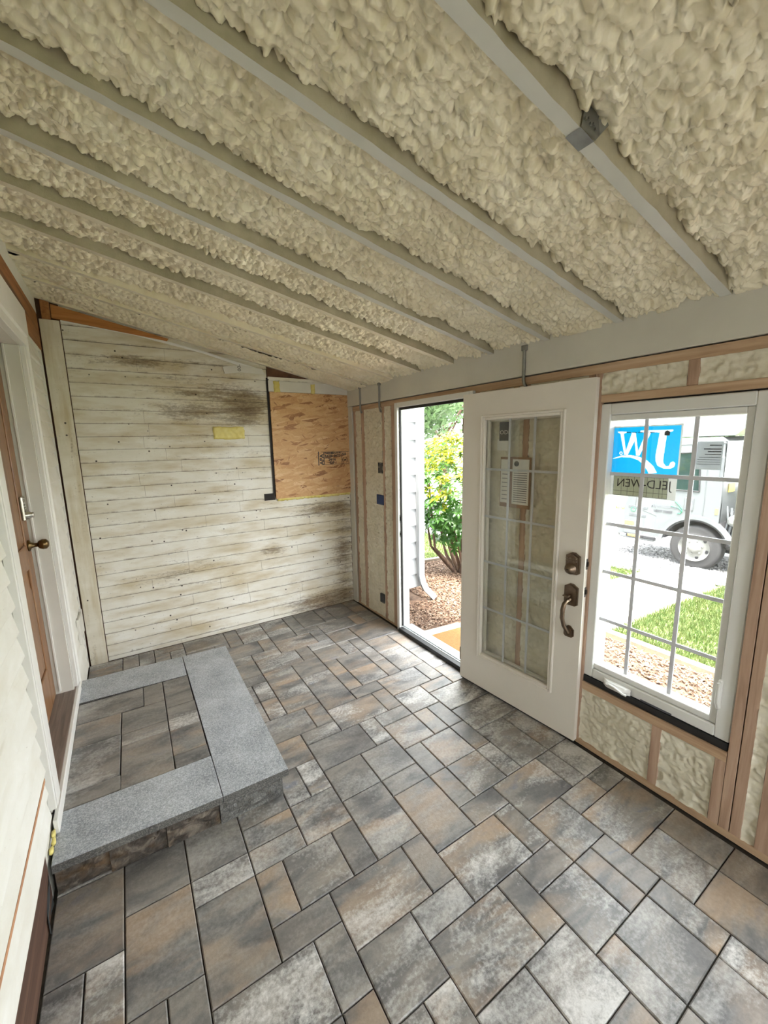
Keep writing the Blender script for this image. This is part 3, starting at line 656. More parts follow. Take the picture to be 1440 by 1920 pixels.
# ------------------------------------------------------------------ left (house) wall
XL = -.385
wall_left = struct('wall_left')
mb = MB()
for y0, y1, z0, z1 in ((-1.9, 2.03, -.2, 3.05), (3.2, 4.0, -.2, 3.05), (2.03, 3.2, 2.36, 3.05), (2.03, 3.2, -.2, .19)): mb.box(-.56, -.408, y0, y1, z0, z1)
mb.build('sheathing', M_WHITEG, wall_left)
mb = MB(); mb.box(-.9, -.6, 1.6, 3.6, .0, 2.6); mb.build('room_beyond', M_DARK, wall_left)
def clap_left(y0, y1, zb, seed, h=.1):
    m = MB(); r = random.Random(seed); e = r.uniform(-.003, .003)
    n = max(2, int((y1-y0)/.1)); rows = []
    for i in range(n+1):
        y = y0+(y1-y0)*i/n; wz = .002*math.sin(7*y+seed)
        rows.append([(XL+e, y, zb+wz), (-.407, y, zb+wz), (-.407, y, zb+h+.012), (-.402, y, zb+h+.012), (XL+e+.001, y, zb+wz+.004)])
    V = [p for q in rows for p in q]
    for j in range(5): m.mesh(V, [(5*i+j, 5*i+(j+1) % 5, 5*i+5+(j+1) % 5, 5*i+5+j) for i in range(n)])
    m.poly(rows[0][::-1]); m.poly(rows[-1]); m.build('clapboard', M_CLAPL, wall_left)
for k in range(24):
    zb = .27+.1*k
    if zb < 2.62:
        clap_left(-1.85, .35+.2*(k % 3), zb, k); clap_left(.352+.2*(k % 3), 1.955+.012*((k*7) % 5)/5, zb, k+31)
for k in range(25):
    zb = .03+.1*k
    if zb < 2.5: clap_left(3.262, 3.866-.012*((k*5) % 4)/4, zb, k+77)
mb = MB(); mb.box(-.394, -.3835, -1.85, 1.93, .452, .468); mb.build('bare_board_edge', M_BARE, wall_left)
mb = MB(); mb.box(-.403, -.384, 3.872, 3.894, .0, 2.5, 0, .002); mb.build('corner_strip', M_WHITE, wall_left)
mb = MB(); mb.box(-.47, -.4035, -1.85, 1.84, .0, .262, 0, .004); mb.build('old_sill_beam', M_OLDSILL, wall_left)
mb = MB(); mb.box(-.408, -.38, -1.85, 3.9, 2.69, 2.99); mb.build('frieze_board', M_WHITE, wall_left)
mb = MB(); mb.prism([(-1.85, 2.56), (3.30, 2.56), (3.30, 2.445), (3.88, 2.445), (3.88, 2.69), (-1.85, 2.69)], lambda a, b, d: (d, a, b), -.407, -.379); mb.build('ledger_beam', M_LEDGERY, wall_left)
# flap of house wrap and crumbs of foam by the step
mb = MB(); mb.prism([(1.80, .115), (1.845, .13), (1.85, .03), (1.80, .02), (1.74, .02), (1.70, .0), (1.70, .05), (1.76, .09)], lambda a, b, d: (d+.006*math.sin(a*60), a, b), -.404, -.401); mb.build('torn_wrap', M_GREYBOX, wall_left)
def blob(name, c, r, mat, parent, seed):
    m = MB(); bm = bmesh.new(); bmesh.ops.create_icosphere(bm, subdivisions=2, radius=1); q = random.Random(seed)
    for v in bm.verts: v.co *= q.uniform(.7, 1.25)
    bm.verts.index_update()
    m.mesh([(c[0]+v.co.x*r[0], c[1]+v.co.y*r[1], c[2]+v.co.z*r[2]) for v in bm.verts], [[v.index for v in f.verts] for f in bm.faces], 0, True); bm.free()
    return m.build(name, mat, parent)
for k in range(5): blob('foam_crumb', (-.398+.004*(k % 2), 1.905+.038*k, .163+.004*(k % 3)), (.008, .022, .010), M_YFOAM, wall_left, k)
# small patch of wrecked trim low on the far strip
mb = MB()
mb.box(-.392, -.372, 3.56, 3.62, .33, .52, 0, .004); mb.box(-.392, -.376, 3.66, 3.82, .34, .50, 0, .003); mb.box(-.395, -.374, 3.815, 3.85, .33, .51, 0, .003)
mb.build('old_meter_base', M_WHITEG, wall_left)

# wooden door in the house wall
JY0, JY1, ZD = 2.10, 3.13, 2.33
trim_2 = struct('trim_2', loc=(-.40, 2.6, .2))
T2 = lambda x0, x1, y0, y1, z0, z1, nm, mm, c=.002: (lambda m: (m.box(x0+.40, x1+.40, y0-2.6, y1-2.6, z0-.2, z1-.2, 0, c), m.build(nm, mm, trim_2)))(MB())
T2(-.405, -.374, 2.02, JY0, .262, ZD, 'side_casing', M_WHITE); T2(-.405, -.378, 2.004, 2.018, .262, 2.55, 'casing_band', M_WHITE)
T2(-.405, -.383, JY1+.012, JY1+.05, .225, ZD, 'side_casing', M_WHITE); T2(-.405, -.369, JY1+.05, JY1+.075, .225, ZD+.07, 'casing_bead', M_WHITE, .008); T2(-.405, -.376, JY1+.075, JY1+.128, .225, 2.42, 'casing_band', M_WHITE)
T2(-.405, -.374, 2.02, JY1+.05, ZD, ZD+.05, 'head_casing', M_WHITE); T2(-.405, -.366, 2.0, JY1+.08, ZD+.05, ZD+.085, 'head_bead', M_WHITE, .010); T2(-.405, -.372, 2.0, JY1+.16, ZD+.086, 2.558, 'head_board', M_WHITE)
T2(-.56, -.405, JY1, JY1+.03, .2, ZD, 'jamb', M_WHITEG); T2(-.56, -.405, JY0-.03, JY0, .2, ZD, 'jamb', M_WHITEG); T2(-.56, -.405, JY0, JY1, ZD, ZD+.03, 'head_jamb', M_WHITEG)
T2(-.478, -.468, JY1-.011, JY1, .23, ZD, 'weatherstrip', M_WHITE, .001)
T2(-.545, -.394, JY0-.02, JY1+.05, .185, .214, 'sill', M_SILLGREY, .004); T2(-.398, -.380, JY0-.10, JY1+.11, .150, .212, 'sill_edge', M_WHITE, .003)
door_2 = struct('door_2', 'brown stained wooden panelled house door with brass knob', (-.497, 2.6, .216))
def D2(pts, d0, d1, nm, mm):
    m = MB(); m.prism(pts, lambda a, b, d: (d, a, b), d0, d1); return m.build(nm, mm, door_2)
a0, a1 = JY0-2.6+.004, JY1-2.6-.004
mb = MB(); mb.box(-.045, -.012, a0, a1, 0, ZD-.222); mb.build('slab', M_DOORWOOD, door_2)
for y0, y1, z0, z1 in ((a0, a0+.13, 0, ZD-.222), (a1-.13, a1, 0, ZD-.222), (a0+.13, a1-.13, 0, .24), (a0+.13, a1-.13, .86, 1.0), (a0+.13, a1-.13, 1.94, ZD-.222)):
    mb = MB(); mb.box(-.014, .0, y0, y1, z0, z1, 0, .004); mb.build('stile', M_DOORWOOD, door_2)
for y0, y1 in ((a0+.15, -.02), (.02, a1-.15)):
    for arch in (0, 1):
        z0, z1 = (.26, .84) if arch == 0 else (1.02, 1.92)
        top = [(y0+(y1-y0)*i/8, z1-.10+.10*math.sin(PI*i/8)) for i in range(8, -1, -1)]
        D2([(y0, z0), (y1, z0)] + top, -.013, -.004, 'raised_panel', M_DOORWOOD)
kb = MB(); kb.lathe([(.0, 0), (.033, 0), (.033, .008), (.018, .014), (.012, .03), (.012, .042), (.024, .05), (.031, .066), (.029, .083), (.016, .094), (0, .096)], (0, .455, .985), (1, 0, 0), 20)
kb.build('knob', M_BRASS, door_2)
kb = MB(); kb.box(.0, .016, .405, .475, 1.135, 1.275, 0, .006)
for i in range(4): kb.lathe([(0, .016), (.006, .016), (.006, .022), (0, .022)], (0, .44, 1.262-.02*i), (1, 0, 0), 8)
kb.lathe([(.027, .016), (.025, .03), (.016, .038), (.016, .05), (0, .05)], (0, .44, 1.165), (1, 0, 0), 14)
kb.build('keypad_lock', M_CHROME, door_2)

# ------------------------------------------------------------------ wall behind the camera, with an opening added to let daylight in
mb = MB()
for x0, x1, z0, z1 in ((-.6, .70, -.2, 3.1), (1.30, 2.22, -.2, 3.1), (.70, 1.30, 2.03, 3.1)): mb.box(x0, x1, -2.0, -1.9, z0, z1)
link_tags(mb.build('wall_front', M_WHITEG), kind='structure')

# ------------------------------------------------------------------ right (outer) wall
wall_right = struct('wall_right')
def WR(nm, mm, y0, y1, z0, z1, x0=XR, x1=2.114, c=.0015, parent=None):
    m = MB(); m.box(x0, x1, y0, y1, z0, z1, 0, c); return m.build(nm, mm, parent or wall_right)
for y0, y1, z0, z1 in ((-1.85, .525, .035, 2.068), (.566, 1.19, .035, .349), (.525, 1.19, 1.926, 2.068), (1.19, 2.07, 2.083, 2.1)): pass
# outer sheathing with openings
mb = MB()
for y0, y1, z0, z1 in ((-1.9, -.63, -.25, 2.5), (-.63, .29, -.25, .43), (-.63, .29, 1.93, 2.5), (.29, .50, -.25, 2.5), (.50, 1.21, -.25, .43), (.50, 1.21, 1.93, 2.5), (1.21, 2.06, -.25, 2.5), (2.06, 3.01, 2.085, 2.5), (3.01, 3.95, -.25, 2.5), (2.06, 3.01, -.3, -.02)): mb.box(2.115, 2.145, y0, y1, z0, z1)
mb.build('sheathing', M_EXT, wall_right)
WR('beam', M_BEAM, -1.85, 3.9, 2.12, 2.335, 2.058)
WR('top_plate', M_STUDH, -1.85, 3.80, 2.068, 2.114)
WR('bottom_plate', M_STUDH, -1.85, 2.06, 0, .035); WR('bottom_plate', M_STUDH, 3.02, 3.8, 0, .022)
WR('corner_post', M_BEAM, 3.806, 3.9, 0, 2.118, 2.062)
for y0, y1 in ((3.745, 3.79), (3.57, 3.63), (3.205, 3.243), (3.03, 3.092)): WR('stud', M_STUDV, y0, y1, .022, 2.068)
WR('stud', M_STUDV, .489, .525, .035, 2.068); WR('stud', M_STUDV, .447, .485, .035, 2.068); WR('stud', M_STUDV, .355, .402, .035, 2.068)
WR('stud', M_STUDV, .527, .566, .035, .352); WR('stud', M_STUDV, .779, .822, .035, .352); WR('stud', M_STUDV, .778, .821, 1.963, 2.068)
WR('stud', M_STUDV, 1.190, 1.226, .035, 2.068); WR('stud', M_STUDV, 1.228, 1.262, .035, 2.068); WR('stud', M_STUDV, 1.62, 1.66, .035, 2.068); WR('stud', M_STUDV, 2.02, 2.058, .035, 2.068)
for y in (.295, -.68, -1.66): WR('stud', M_STUDV, y, y+.045, .035, 2.068)
for y in (-.2, -1.15): WR('stud', M_STUDV, y, y+.04, .035, .352)
WR('window_sill_plate', M_STUDH, -1.61, -.685, .352, .398); WR('window_sill_plate', M_STUDH, -.63, .292, .352, .398); WR('window_header', M_STUDH, -1.61, -.685, 1.925, 1.962); WR('window_header', M_STUDH, -.63, .292, 1.925, 1.962)
WR('window_sill_plate', M_STUDH, .527, 1.189, .352, .398, XR-.004); WR('window_header', M_STUDH, .527, 1.189, 1.925, 1.962, XR-.003)
WR('door_header_block', M_STUDH, 1.70, 1.74, 2.052, 2.067, XR-.004)
def wallfoam(y0, y1, z0, z1, seed, rec=.012, amp=1.0):
    res = .006
    ny, nz = max(3, int((y1-y0)/res)), max(3, int((z1-z0)/res))
    Yg, Zg = np.meshgrid(np.linspace(y0, y1, ny+1), np.linspace(z0, z1, nz+1))
    wy = Yg+.02*(vnoise(Yg*14, Zg*14, seed)-.5); wz = Zg+.02*(vnoise(Yg*14+9, Zg*14, seed+1)-.5)
    d1, ex, ey, r1 = worley(wy/.045, wz/.038, seed); b1 = np.sqrt(np.clip(1-(d1/.9)**2, 0, 1))*r1
    d2, _, _, r2 = worley(wy/.02, wz/.017, seed+9); b2 = np.sqrt(np.clip(1-(d2/.9)**2, 0, 1))*r2
    H = amp*(.008*b1 + .007*b2 + .010*(vnoise(Yg*8, Zg*8, seed+2)-.5) + .006*(vnoise(wy*60, wz*44, seed+3)-.5))
    e = np.minimum(np.minimum(Yg-y0, y1-Yg), np.minimum(Zg-z0, z1-Zg)); H += .008*np.exp(-e/.006)*(vnoise(Yg*45, Zg*45, 3))
    X = np.maximum(XR+rec-H, XR-.003)
    P = np.stack([X, Yg, Zg], -1).reshape(-1, 3); nx_ = ny+1
    I = (np.arange(nz)[:, None]*nx_+np.arange(ny)[None, :]).ravel()
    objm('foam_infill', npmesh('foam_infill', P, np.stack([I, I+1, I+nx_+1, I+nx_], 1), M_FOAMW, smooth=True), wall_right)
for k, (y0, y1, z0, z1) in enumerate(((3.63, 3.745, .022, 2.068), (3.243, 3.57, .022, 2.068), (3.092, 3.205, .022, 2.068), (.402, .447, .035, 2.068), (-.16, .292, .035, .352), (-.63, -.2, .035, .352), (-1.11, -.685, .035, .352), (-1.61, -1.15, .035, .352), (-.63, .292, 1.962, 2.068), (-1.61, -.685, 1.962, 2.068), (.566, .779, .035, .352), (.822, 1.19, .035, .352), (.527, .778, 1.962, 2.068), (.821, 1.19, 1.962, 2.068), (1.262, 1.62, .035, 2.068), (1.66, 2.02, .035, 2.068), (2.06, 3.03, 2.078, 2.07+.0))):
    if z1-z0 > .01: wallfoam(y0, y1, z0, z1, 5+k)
mb = MB(); mb.box(2.085, 2.112, 1.262, 3.03, 2.05, 2.0675); mb.build('foam_gap_filler', M_FOAMW, wall_right)

# electrical boxes and hanger straps
def ebox(y0, y1, z0, z1, mat, lab, grp=None):
    t = thing('switch_box', lab, 'electrical box', (XR-.006, (y0+y1)/2, z0)); yc = (y0+y1)/2
    m = MB(); h = z1-z0; a, b = y0-yc, y1-yc; t_ = .004
    m.box(0, .05, a, a+t_, 0, h); m.box(0, .05, b-t_, b, 0, h); m.box(0, .05, a, b, 0, t_); m.box(0, .05, a, b, h-t_, h); m.box(.045, .05, a, b, 0, h); m.build('shell', mat, t)
    m = MB(); m.box(.003, .04, a+.006, b-.006, .006, h-.006, 0, .003); m.build('cover', mat, t)
ebox(3.25, 3.318, 1.462, 1.562, M_GREYBOX, 'upper small dark grey electrical box on stud left of the open doorway')
ebox(3.238, 3.356, 1.16, 1.254, M_BLUE, 'blue plastic electrical box on the foam wall left of the open doorway')
ebox(3.262, 3.332, .165, .255, M_GREYBOX, 'low dark grey electrical box near the floor left of the open doorway')
def strap(y, z0, z1, lab):
    t = thing('hanger_strap', lab, 'metal strap', (2.05, y, z0))
    m = MB(); m.tube([(.002, -.02, -.03), (.001, -.008, -.012), (0, 0, .01), (0, 0, (z1-z0)*.5), (0, 0, z1-z0)], .0095, 8); m.build('rod', M_STEEL, t)
    m = MB(); m.box(-.008, .012, -.018, .018, z1-z0-.03, z1-z0, 0, .002); m.build('clip', M_STEEL, t)
strap(3.603, 2.07, 2.30, 'thin grey metal strap hanging over beam nearest the back corner')
strap(3.25, 2.055, 2.29, 'thin grey metal strap over beam above the blue electrical box')
strap(1.655, 2.085, 2.29, 'grey metal rod strapped over the beam above the open white door')

# white door frame with black weatherstrip
trim_1 = struct('trim_1', loc=(2.1, 2.55, 0))
def T1(nm, mm, x0, x1, y0, y1, z0, z1, c=.002):
    m = MB(); m.box(x0-2.1, x1-2.1, y0-2.55, y1-2.55, z0, z1, 0, c); return m.build(nm, mm, trim_1)
T1('jamb', M_VINYL, 2.048, 2.142, 2.968, 3.008, .0, 2.082); T1('jamb', M_VINYL, 2.048, 2.142, 2.062, 2.10, .0, 2.082); T1('head_jamb', M_VINYL, 2.048, 2.142, 2.10, 2.968, 2.042, 2.082)
T1('door_stop', M_VINYL, 2.086, 2.142, 2.955, 2.968, .045, 2.042); T1('door_stop', M_VINYL, 2.086, 2.142, 2.10, 2.112, .045, 2.042); T1('door_stop', M_VINYL, 2.086, 2.142, 2.112, 2.955, 2.029, 2.042)
T1('weatherstrip', M_BLACK, 2.071, 2.086, 2.953, 2.967, .045, 2.041, .003); T1('weatherstrip', M_BLACK, 2.071, 2.086, 2.112, 2.955, 2.020, 2.041, .003)
T1('brickmould', M_EXT, 2.145, 2.172, 2.975, 3.05, -.05, 2.09, .006); T1('brickmould', M_EXT, 2.145, 2.172, 2.02, 2.09, -.05, 2.09, .006)
T1('threshold_nose', M_BLACK, 2.030, 2.075, 2.10, 2.968, .0, .034, .004); T1('threshold', M_ALU, 2.076, 2.19, 2.10, 2.968, -.02, .036, .004); T1('threshold_ridge', M_ALU, 2.09, 2.112, 2.10, 2.968, .036, .044, .002)
for z, h in ((1.035, .07), (.90, .055)):
    m = MB(); m.box(-.045, -.012, .4165, .4175, z, z+h); m.box(-.037, -.022, .4160, .4166, z+.015, z+h-.015, 1); m.build('strike_plate', [M_STEEL, M_DARK], trim_1)
for z in (.05, .62, 1.33, 1.92):
    for x in (-.038, .015):
        m = MB(); m.lathe([(0, 0), (.003, 0), (.003, .0012), (0, .0012)], (x, .418 if x < 0 else .405, z), (0, -1, 0), 6); m.build('nail', M_DARK, trim_1)

# the white door leaf, swung back against the wall
ROT = math.atan2(.99708, -.07635)
door_1 = struct('door_1', 'white half glazed entry door swung open into the porch with bronze handle set', (2.039, 1.20, .02), ROT)
WL, HL, TK = .876, 2.03, .045
G0, G1, GZ0, GZ1 = .150, .722, .228, 1.888
def LB(nm, mm, x0, x1, z0, z1, y0=0.0, y1=-TK, c=.002):
    m = MB(); m.box(x0, x1, y1, y0, z0, z1, 0, c); return m.build(nm, mm, door_1)
m = MB()
for x0, x1, z0, z1 in ((0, G0+.02, 0, HL), (G1-.02, WL, 0, HL), (G0+.02, G1-.02, 0, GZ0+.02), (G0+.02, G1-.02, GZ1-.02, HL)): m.box(x0, x1, -TK, 0, z0, z1)
m.build('slab', M_DOORW, door_1)
LB('door_sweep', M_BLACK, .004, WL-.004, -.012, .0, -.004, -.04)
def frame_ring(x0, x1, z0, z1, w, y0, y1, nm, mm, c=.003):
    m = MB(); m.box(x0, x0+w, y1, y0, z0, z1, 0, c); m.box(x1-w, x1, y1, y0, z0, z1, 0, c); m.box(x0+w, x1-w, y1, y0, z0, z0+w, 0, c); m.box(x0+w, x1-w, y1, y0, z1-w, z1, 0, c); return m.build(nm, mm, door_1)
frame_ring(G0, G1, GZ0, GZ1, .014, .010, -.004, 'glazing_frame', M_DOORW, .004); frame_ring(G0+.013, G1-.013, GZ0+.013, GZ1-.013, .018, .006, -.02, 'glazing_bead', M_DOORW, .004)
frame_ring(G0+.01, G1-.01, GZ0+.01, GZ1-.01, .03, -.03, -.055, 'rear_frame', M_DOORW, .003)
m = MB(); m.box(G0+.02, G1-.02, -.0155, -.0125, GZ0+.02, GZ1-.02); m.build('glass', M_GLASSD, door_1)
for x in (.3465, .517): LB('muntin', M_MUNT, x-.007, x+.007, GZ0+.03, GZ1-.03, -.018, -.024, .001)
for z in (1.545, 1.235, .925, .595): LB('muntin', M_MUNT, G0+.03, G1-.03, z-.007, z+.007, -.0175, -.0235, .001)
for z in (.18, 1.0, 1.83): LB('hinge', M_BRONZE, WL-.002, WL+.006, z-.05, z+.05, .002, -.04, .001)
# hardware: keypad deadbolt and grip handle set
def plate(z0, z1, x0, x1, th, nm, arch=.018, mat=M_BRONZE):
    xc = (x0+x1)/2; w2 = (x1-x0)/2
    out = [(x0, z0+arch*.5), (x0+w2*.35, z0), (x1-w2*.35, z0), (x1, z0+arch*.5), (x1, z1-arch), (x1-w2*.4, z1-arch*.5), (xc+w2*.25, z1), (xc-w2*.25, z1), (x0+w2*.4, z1-arch*.5), (x0, z1-arch)]
    m = MB(); m.prism(out, lambda a, b, d: (a, d, b), 0, th*.55)
    inn = [(xc+(a-xc)*.82, (z0+z1)/2+(b-(z0+z1)/2)*.88) for a, b in out]; m.prism(inn, lambda a, b, d: (a, d, b), th*.55, th)
    return m.build(nm, mat, door_1)
plate(.996, 1.118, .022, .100, .024, 'deadbolt_plate')
m = MB(); m.lathe([(.031, .022), (.031, .032), (.026, .034), (.024, .046), (.016, .05), (.014, .056), (0, .056)], (.064, 0, 1.030), (0, 1, 0), 20); m.build('deadbolt_cylinder', M_BRONZE, door_1)
m = MB(); m.box(.058, .070, .055, .058, 1.028, 1.033); m.build('keyhole', M_DARK, door_1)
for r_ in range(2):
    for c_ in range(5):
        m = MB(); m.lathe([(.0062, .022), (.0062, .0275), (.004, .0285), (0, .0285)], (.038+.0125*c_, 0, 1.088-.015*r_), (0, 1, 0), 8); m.build('key_button', M_BRONZE, door_1)
plate(.815, .940, .024, .100, .020, 'handle_plate')
plate(.626, .693, .036, .092, .016, 'lower_plate', .02)
m = MB(); m.tube([(.062, .018, .845), (.064, .05, .848), (.067, .066, .835), (.070, .074, .80), (.071, .072, .755), (.068, .058, .71), (.065, .038, .68), (.064, .018, .655)], [.011, .012, .012, .0125, .0125, .0115, .011, .012], 10); m.build('grip', M_BRONZE, door_1)
m = MB(); m.lathe([(.012, .018), (.012, .04), (0, .041)], (.062, 0, .852), (0, 1, 0), 12); m.box(.048, .084, .034, .062, .876, .884, 0, .003); m.box(.058, .070, .018, .05, .868, .878); m.build('thumb_latch', M_BRONZE, door_1)
for z0, z1 in ((1.03, 1.09), (.875, .93)):
    m = MB(); m.box(-.0012, .001, -.035, -.012, z0, z1); m.box(-.006, 0, -.03, -.017, (z0+z1)/2-.012, (z0+z1)/2+.012, 1); m.build('latch_plate', [M_STEEL, M_DARK], door_1)
# papers taped inside the glass
def flat(t, nm, x0, x1, z0, z1, y, mm): m = MB(); m.box(x0, x1, y-.0008, y, z0, z1); return m.build(nm, mm, t)
t = thing('notice_sheets', 'white permit notice sheets on brown card taped inside the open door glass', 'notice', (2.039, 1.20, .02), ROT)
flat(t, 'card', .372, .590, 1.312, 1.625, -.0365, M_CARD); flat(t, 'sheet', .384, .50, 1.335, 1.612, -.0355, M_PAPER); flat(t, 'sheet', .528, .586, 1.338, 1.61, -.0355, M_PAPER)
m = MB()
for k in range(15): m.box(.395, .490, -.0353, -.0351, 1.35+.0135*k, 1.354+.0135*k)
for k in range(8): m.box(.535, .575, -.0353, -.0351, 1.36+.026*k, 1.364+.026*k)
m.lathe([(0, 0), (.017, 0), (.017, .0006), (0, .0006)], (.472, -.0353, 1.585), (0, 1, 0), 14); m.build('print', M_GREYINK, t)
t = thing('maker_label', 'small charcoal maker label at top corner of the open door glass', 'label', (2.039, 1.20, .02), ROT)
flat(t, 'backing', .522, .605, 1.725, 1.84, -.0355, M_CHAR); flat(t, 'slip', .54, .62, 1.665, 1.735, -.0362, M_PAPER)
m = MB(); text_into(m, 'ODL', .036, lambda a, b, d: (.602-a, -.0347, 1.765+b), squash=1.1); m.build('lettering', M_PAPER, t)

# ------------------------------------------------------------------ casement window
window_1 = struct('window_1', 'white vinyl casement window with grilles beside the open door', (2.12, .86, .43))
def WN(nm, mm, x0, x1, y0, y1, z0, z1, c=.002):
    m = MB(); m.box(x0-2.12, x1-2.12, y0-.86, y1-.86, z0-.43, z1-.43, 0, c); return m.build(nm, mm, window_1)
def ring(nm, mm, x0, x1, y0, y1, z0, z1, w, c=.003, wb=None):
    m = MB(); wb = wb or w
    for a, b, p, q in ((y0, y0+w, z0, z1), (y1-w, y1, z0, z1), (y0+w, y1-w, z0, z0+wb), (y0+w, y1-w, z1-w, z1)): m.box(x0-2.12, x1-2.12, a-.86, b-.86, p-.43, q-.43, 0, c)
    return m.build(nm, mm, window_1)
ring('frame', M_VINYL, 2.084, 2.20, .529, 1.20, .436, 1.918, .055, .004, .052)
ring('sash', M_VINYL, 2.096, 2.16, .585, 1.19, .489, 1.862, .028, .003, .03)
WN('gap_shade', M_BLACK, 2.078, 2.112, .53, 1.188, .3985, .4345, 0)  # black strips paint the shade in the open gap around the frame
for q in ((.50, 1.215, 1.9165, 1.945), (.50, .53, .43, 1.93), (1.199, 1.215, .43, 1.93)): WN('gap_shade', M_BLACK, 2.10, 2.116, *q, 0)
WN('glass', M_GLASS, 2.128, 2.132, .61, 1.172, .515, 1.84, 0)
for y in (.786, .99): WN('muntin', M_MUNT, 2.121, 2.127, y-.009, y+.009, .515, 1.838, .001)
for z in (1.568, 1.305, 1.045, .776): WN('muntin', M_MUNT, 2.1205, 2.1265, .61, 1.172, z-.009, z+.009, .001)
m = MB()
pr = [(0, 0), (.028, .006), (.034, .022), (.020, .036), (0, .04)]
for i in range(12):
    a, b = i/12, (i+1)/12; sc = lambda q: max(.25, min(1, 4*min(q, 1-q)+.25))
    y = lambda q: .07-.14*q
    for (p1, z1_), (p2, z2_) in zip(pr, pr[1:]): m.poly([(-.036-p1*sc(a), y(a), z1_-.002), (-.036-p1*sc(b), y(b), z1_-.002), (-.036-p2*sc(b), y(b), z2_-.002), (-.036-p2*sc(a), y(a), z2_-.002)], 0, True)
o = m.build('crank_cover', M_VINYL, window_1, (0, .145, .005))
m = MB(); m.tube([(-.066, .175, .030), (-.076, .14, .034), (-.076, .10, .020), (-.066, .085, .014)], .006, 8); m.build('crank_handle', M_VINYL, window_1)
m = MB(); m.box(-.052, -.034, -.288, -.272, .145, .285, 0, .005); m.tube([(-.044, -.28, .15), (-.07, -.28, .19), (-.066, -.28, .275)], .007, 8); m.build('lock_lever', M_VINYL, window_1)
m = MB(); m.box(-.0375, -.0365, -.11, .03, .006, .016, 0); m.build('tag', M_GREYINK, window_1)
for k, (a, b) in enumerate(((-.62, .285),)):            # one more window of the same wall, behind the camera
    wk = struct('window_%d' % (k+2), loc=(2.12, (a+b)/2, .43)); m = MB(); h = (b-a)/2
    for y0, y1, z0, z1 in ((-h, -h+.055, 0, 1.49), (h-.055, h, 0, 1.49), (-h+.055, h-.055, 0, .055), (-h+.055, h-.055, 1.435, 1.49)): m.box(-.036, .06, y0, y1, z0, z1, 0, .004)
    m.build('frame', M_VINYL, wk); m = MB(); m.box(.008, .012, -h+.05, h-.05, .05, 1.44); m.build('glass', M_GLASS, wk)
# stickers stuck on the outside of the pane, so read mirrored from indoors
SY0, SY1, SZ0, SZ1 = 1.145, .848, 1.572, 1.800
def sp(px, py, dx=0.0):
    u = (px-300)/990.0; v = 1-(py-395-(-30*u))/ (715.0)
    return (2.1345-dx, SY0+(SY1-SY0)*u, SZ0+(SZ1-SZ0)*v)
t = thing('window_sticker', 'large blue sticker with mirrored white letters on the window pane', 'sticker', (2.134, 1.0, 1.57))
def T(mb_, pts, mi=0): mb_.poly([Vector(p)-t.location for p in pts], mi)
m = MB(); y0, y1 = SY0+.006, SY1-.006
for p, q, u, v in ((SY1-.007, SY1, SZ0-.006, SZ1+.007), (SY0, SY0+.007, SZ0-.006, SZ1+.007), (SY1, SY0, SZ1, SZ1+.007), (SY1, SY0, SZ0-.006, SZ0)): m.box(-.0008, -.0002, p-1.0, q-1.0, u-1.57, v-1.57)
m.build('border', M_STICKW, t)
LET = list(([(360,455),(500,455),(500,472),(455,485),(400,485),(360,470)], [(400,480),(455,480),(522,812),(490,812)], [(495,815),(590,460),(635,478),(652,560),(545,815)], [(612,460),(645,475),(718,818),(680,818)], [(680,818),(790,500),(880,455),(730,818)],
            [(715,442),(1185,425),(1185,445),(1120,470),(715,464)], [(1000,455),(1105,455),(1082,860),(975,880),(970,800)], [(975,880),(1082,860),(1090,905),(1010,950)], [(1010,950),(1090,905),(1130,950),(1100,988)], [(1100,988),(1130,950),(1170,945),(1190,985)], [(1190,985),(1170,945),(1190,890),(1225,875),(1255,900),(1245,950)]))
up_ = [(310,878),(450,825),(600,815),(720,830),(850,880),(950,960),(1010,1055)]; lo_ = [(310,886),(450,850),(600,850),(720,885),(800,950),(860,1020),(895,1080)]
for k in range(6): LET.append([up_[k], up_[k+1], lo_[k+1], lo_[k]])
PX, PZ = np.meshgrid(np.linspace(300, 1290, 199), np.linspace(0, 1, 151))      # printed sheet: blue field, uncoloured letters
def inside(px, py, pts):
    r = np.zeros(px.shape, bool); n_ = len(pts)
    for i_ in range(n_):
        (x1_, y1_), (x2_, y2_) = pts[i_], pts[(i_+1) % n_]
        if y1_ == y2_: continue
        r ^= ((y1_ > py) != (y2_ > py)) & (px < (x2_-x1_)*(py-y1_)/(y2_-y1_)+x1_)
    return r
UU = (PX-300)/990.0; PYY = (1-PZ)*715.0 + 395 - 30*UU
V = np.stack([np.full(PX.shape, -.0005), SY0+(SY1-SY0)*UU-1.0, SZ0+(SZ1-SZ0)*PZ-1.57], -1).reshape(-1, 3)
nx_ = 199; I = (np.arange(150)[:, None]*nx_+np.arange(198)[None, :]).ravel(); Fq = np.stack([I, I+1, I+nx_+1, I+nx_], 1)
cx_ = PX.ravel()[Fq].mean(1); cy_ = PYY.ravel()[Fq].mean(1); msk = np.zeros(len(Fq), bool)
for p_ in LET: msk |= inside(cx_, cy_, p_)
rr_ = np.hypot(cx_-435, cy_-790); msk |= (rr_ > 15) & (rr_ < 25)
objm('field', npmesh('field', V, Fq, [M_STICKB, M_STICKW], msk.astype(int)), t)
m = MB(); T(m, [sp(1070, 455, .002), sp(1105, 435, .002), sp(1145, 455, .002), sp(1145, 510, .002), sp(1070, 510, .002)])
m.build('emblem', M_INK, t); m = MB()
for k in range(5): T(m, [sp(500+90*k, 462, .002), sp(570+90*k, 462, .002), sp(570+90*k, 474, .002), sp(500+90*k, 474, .002)])
link_tags(m.build('small_print', M_INK, t), kind='stuff')
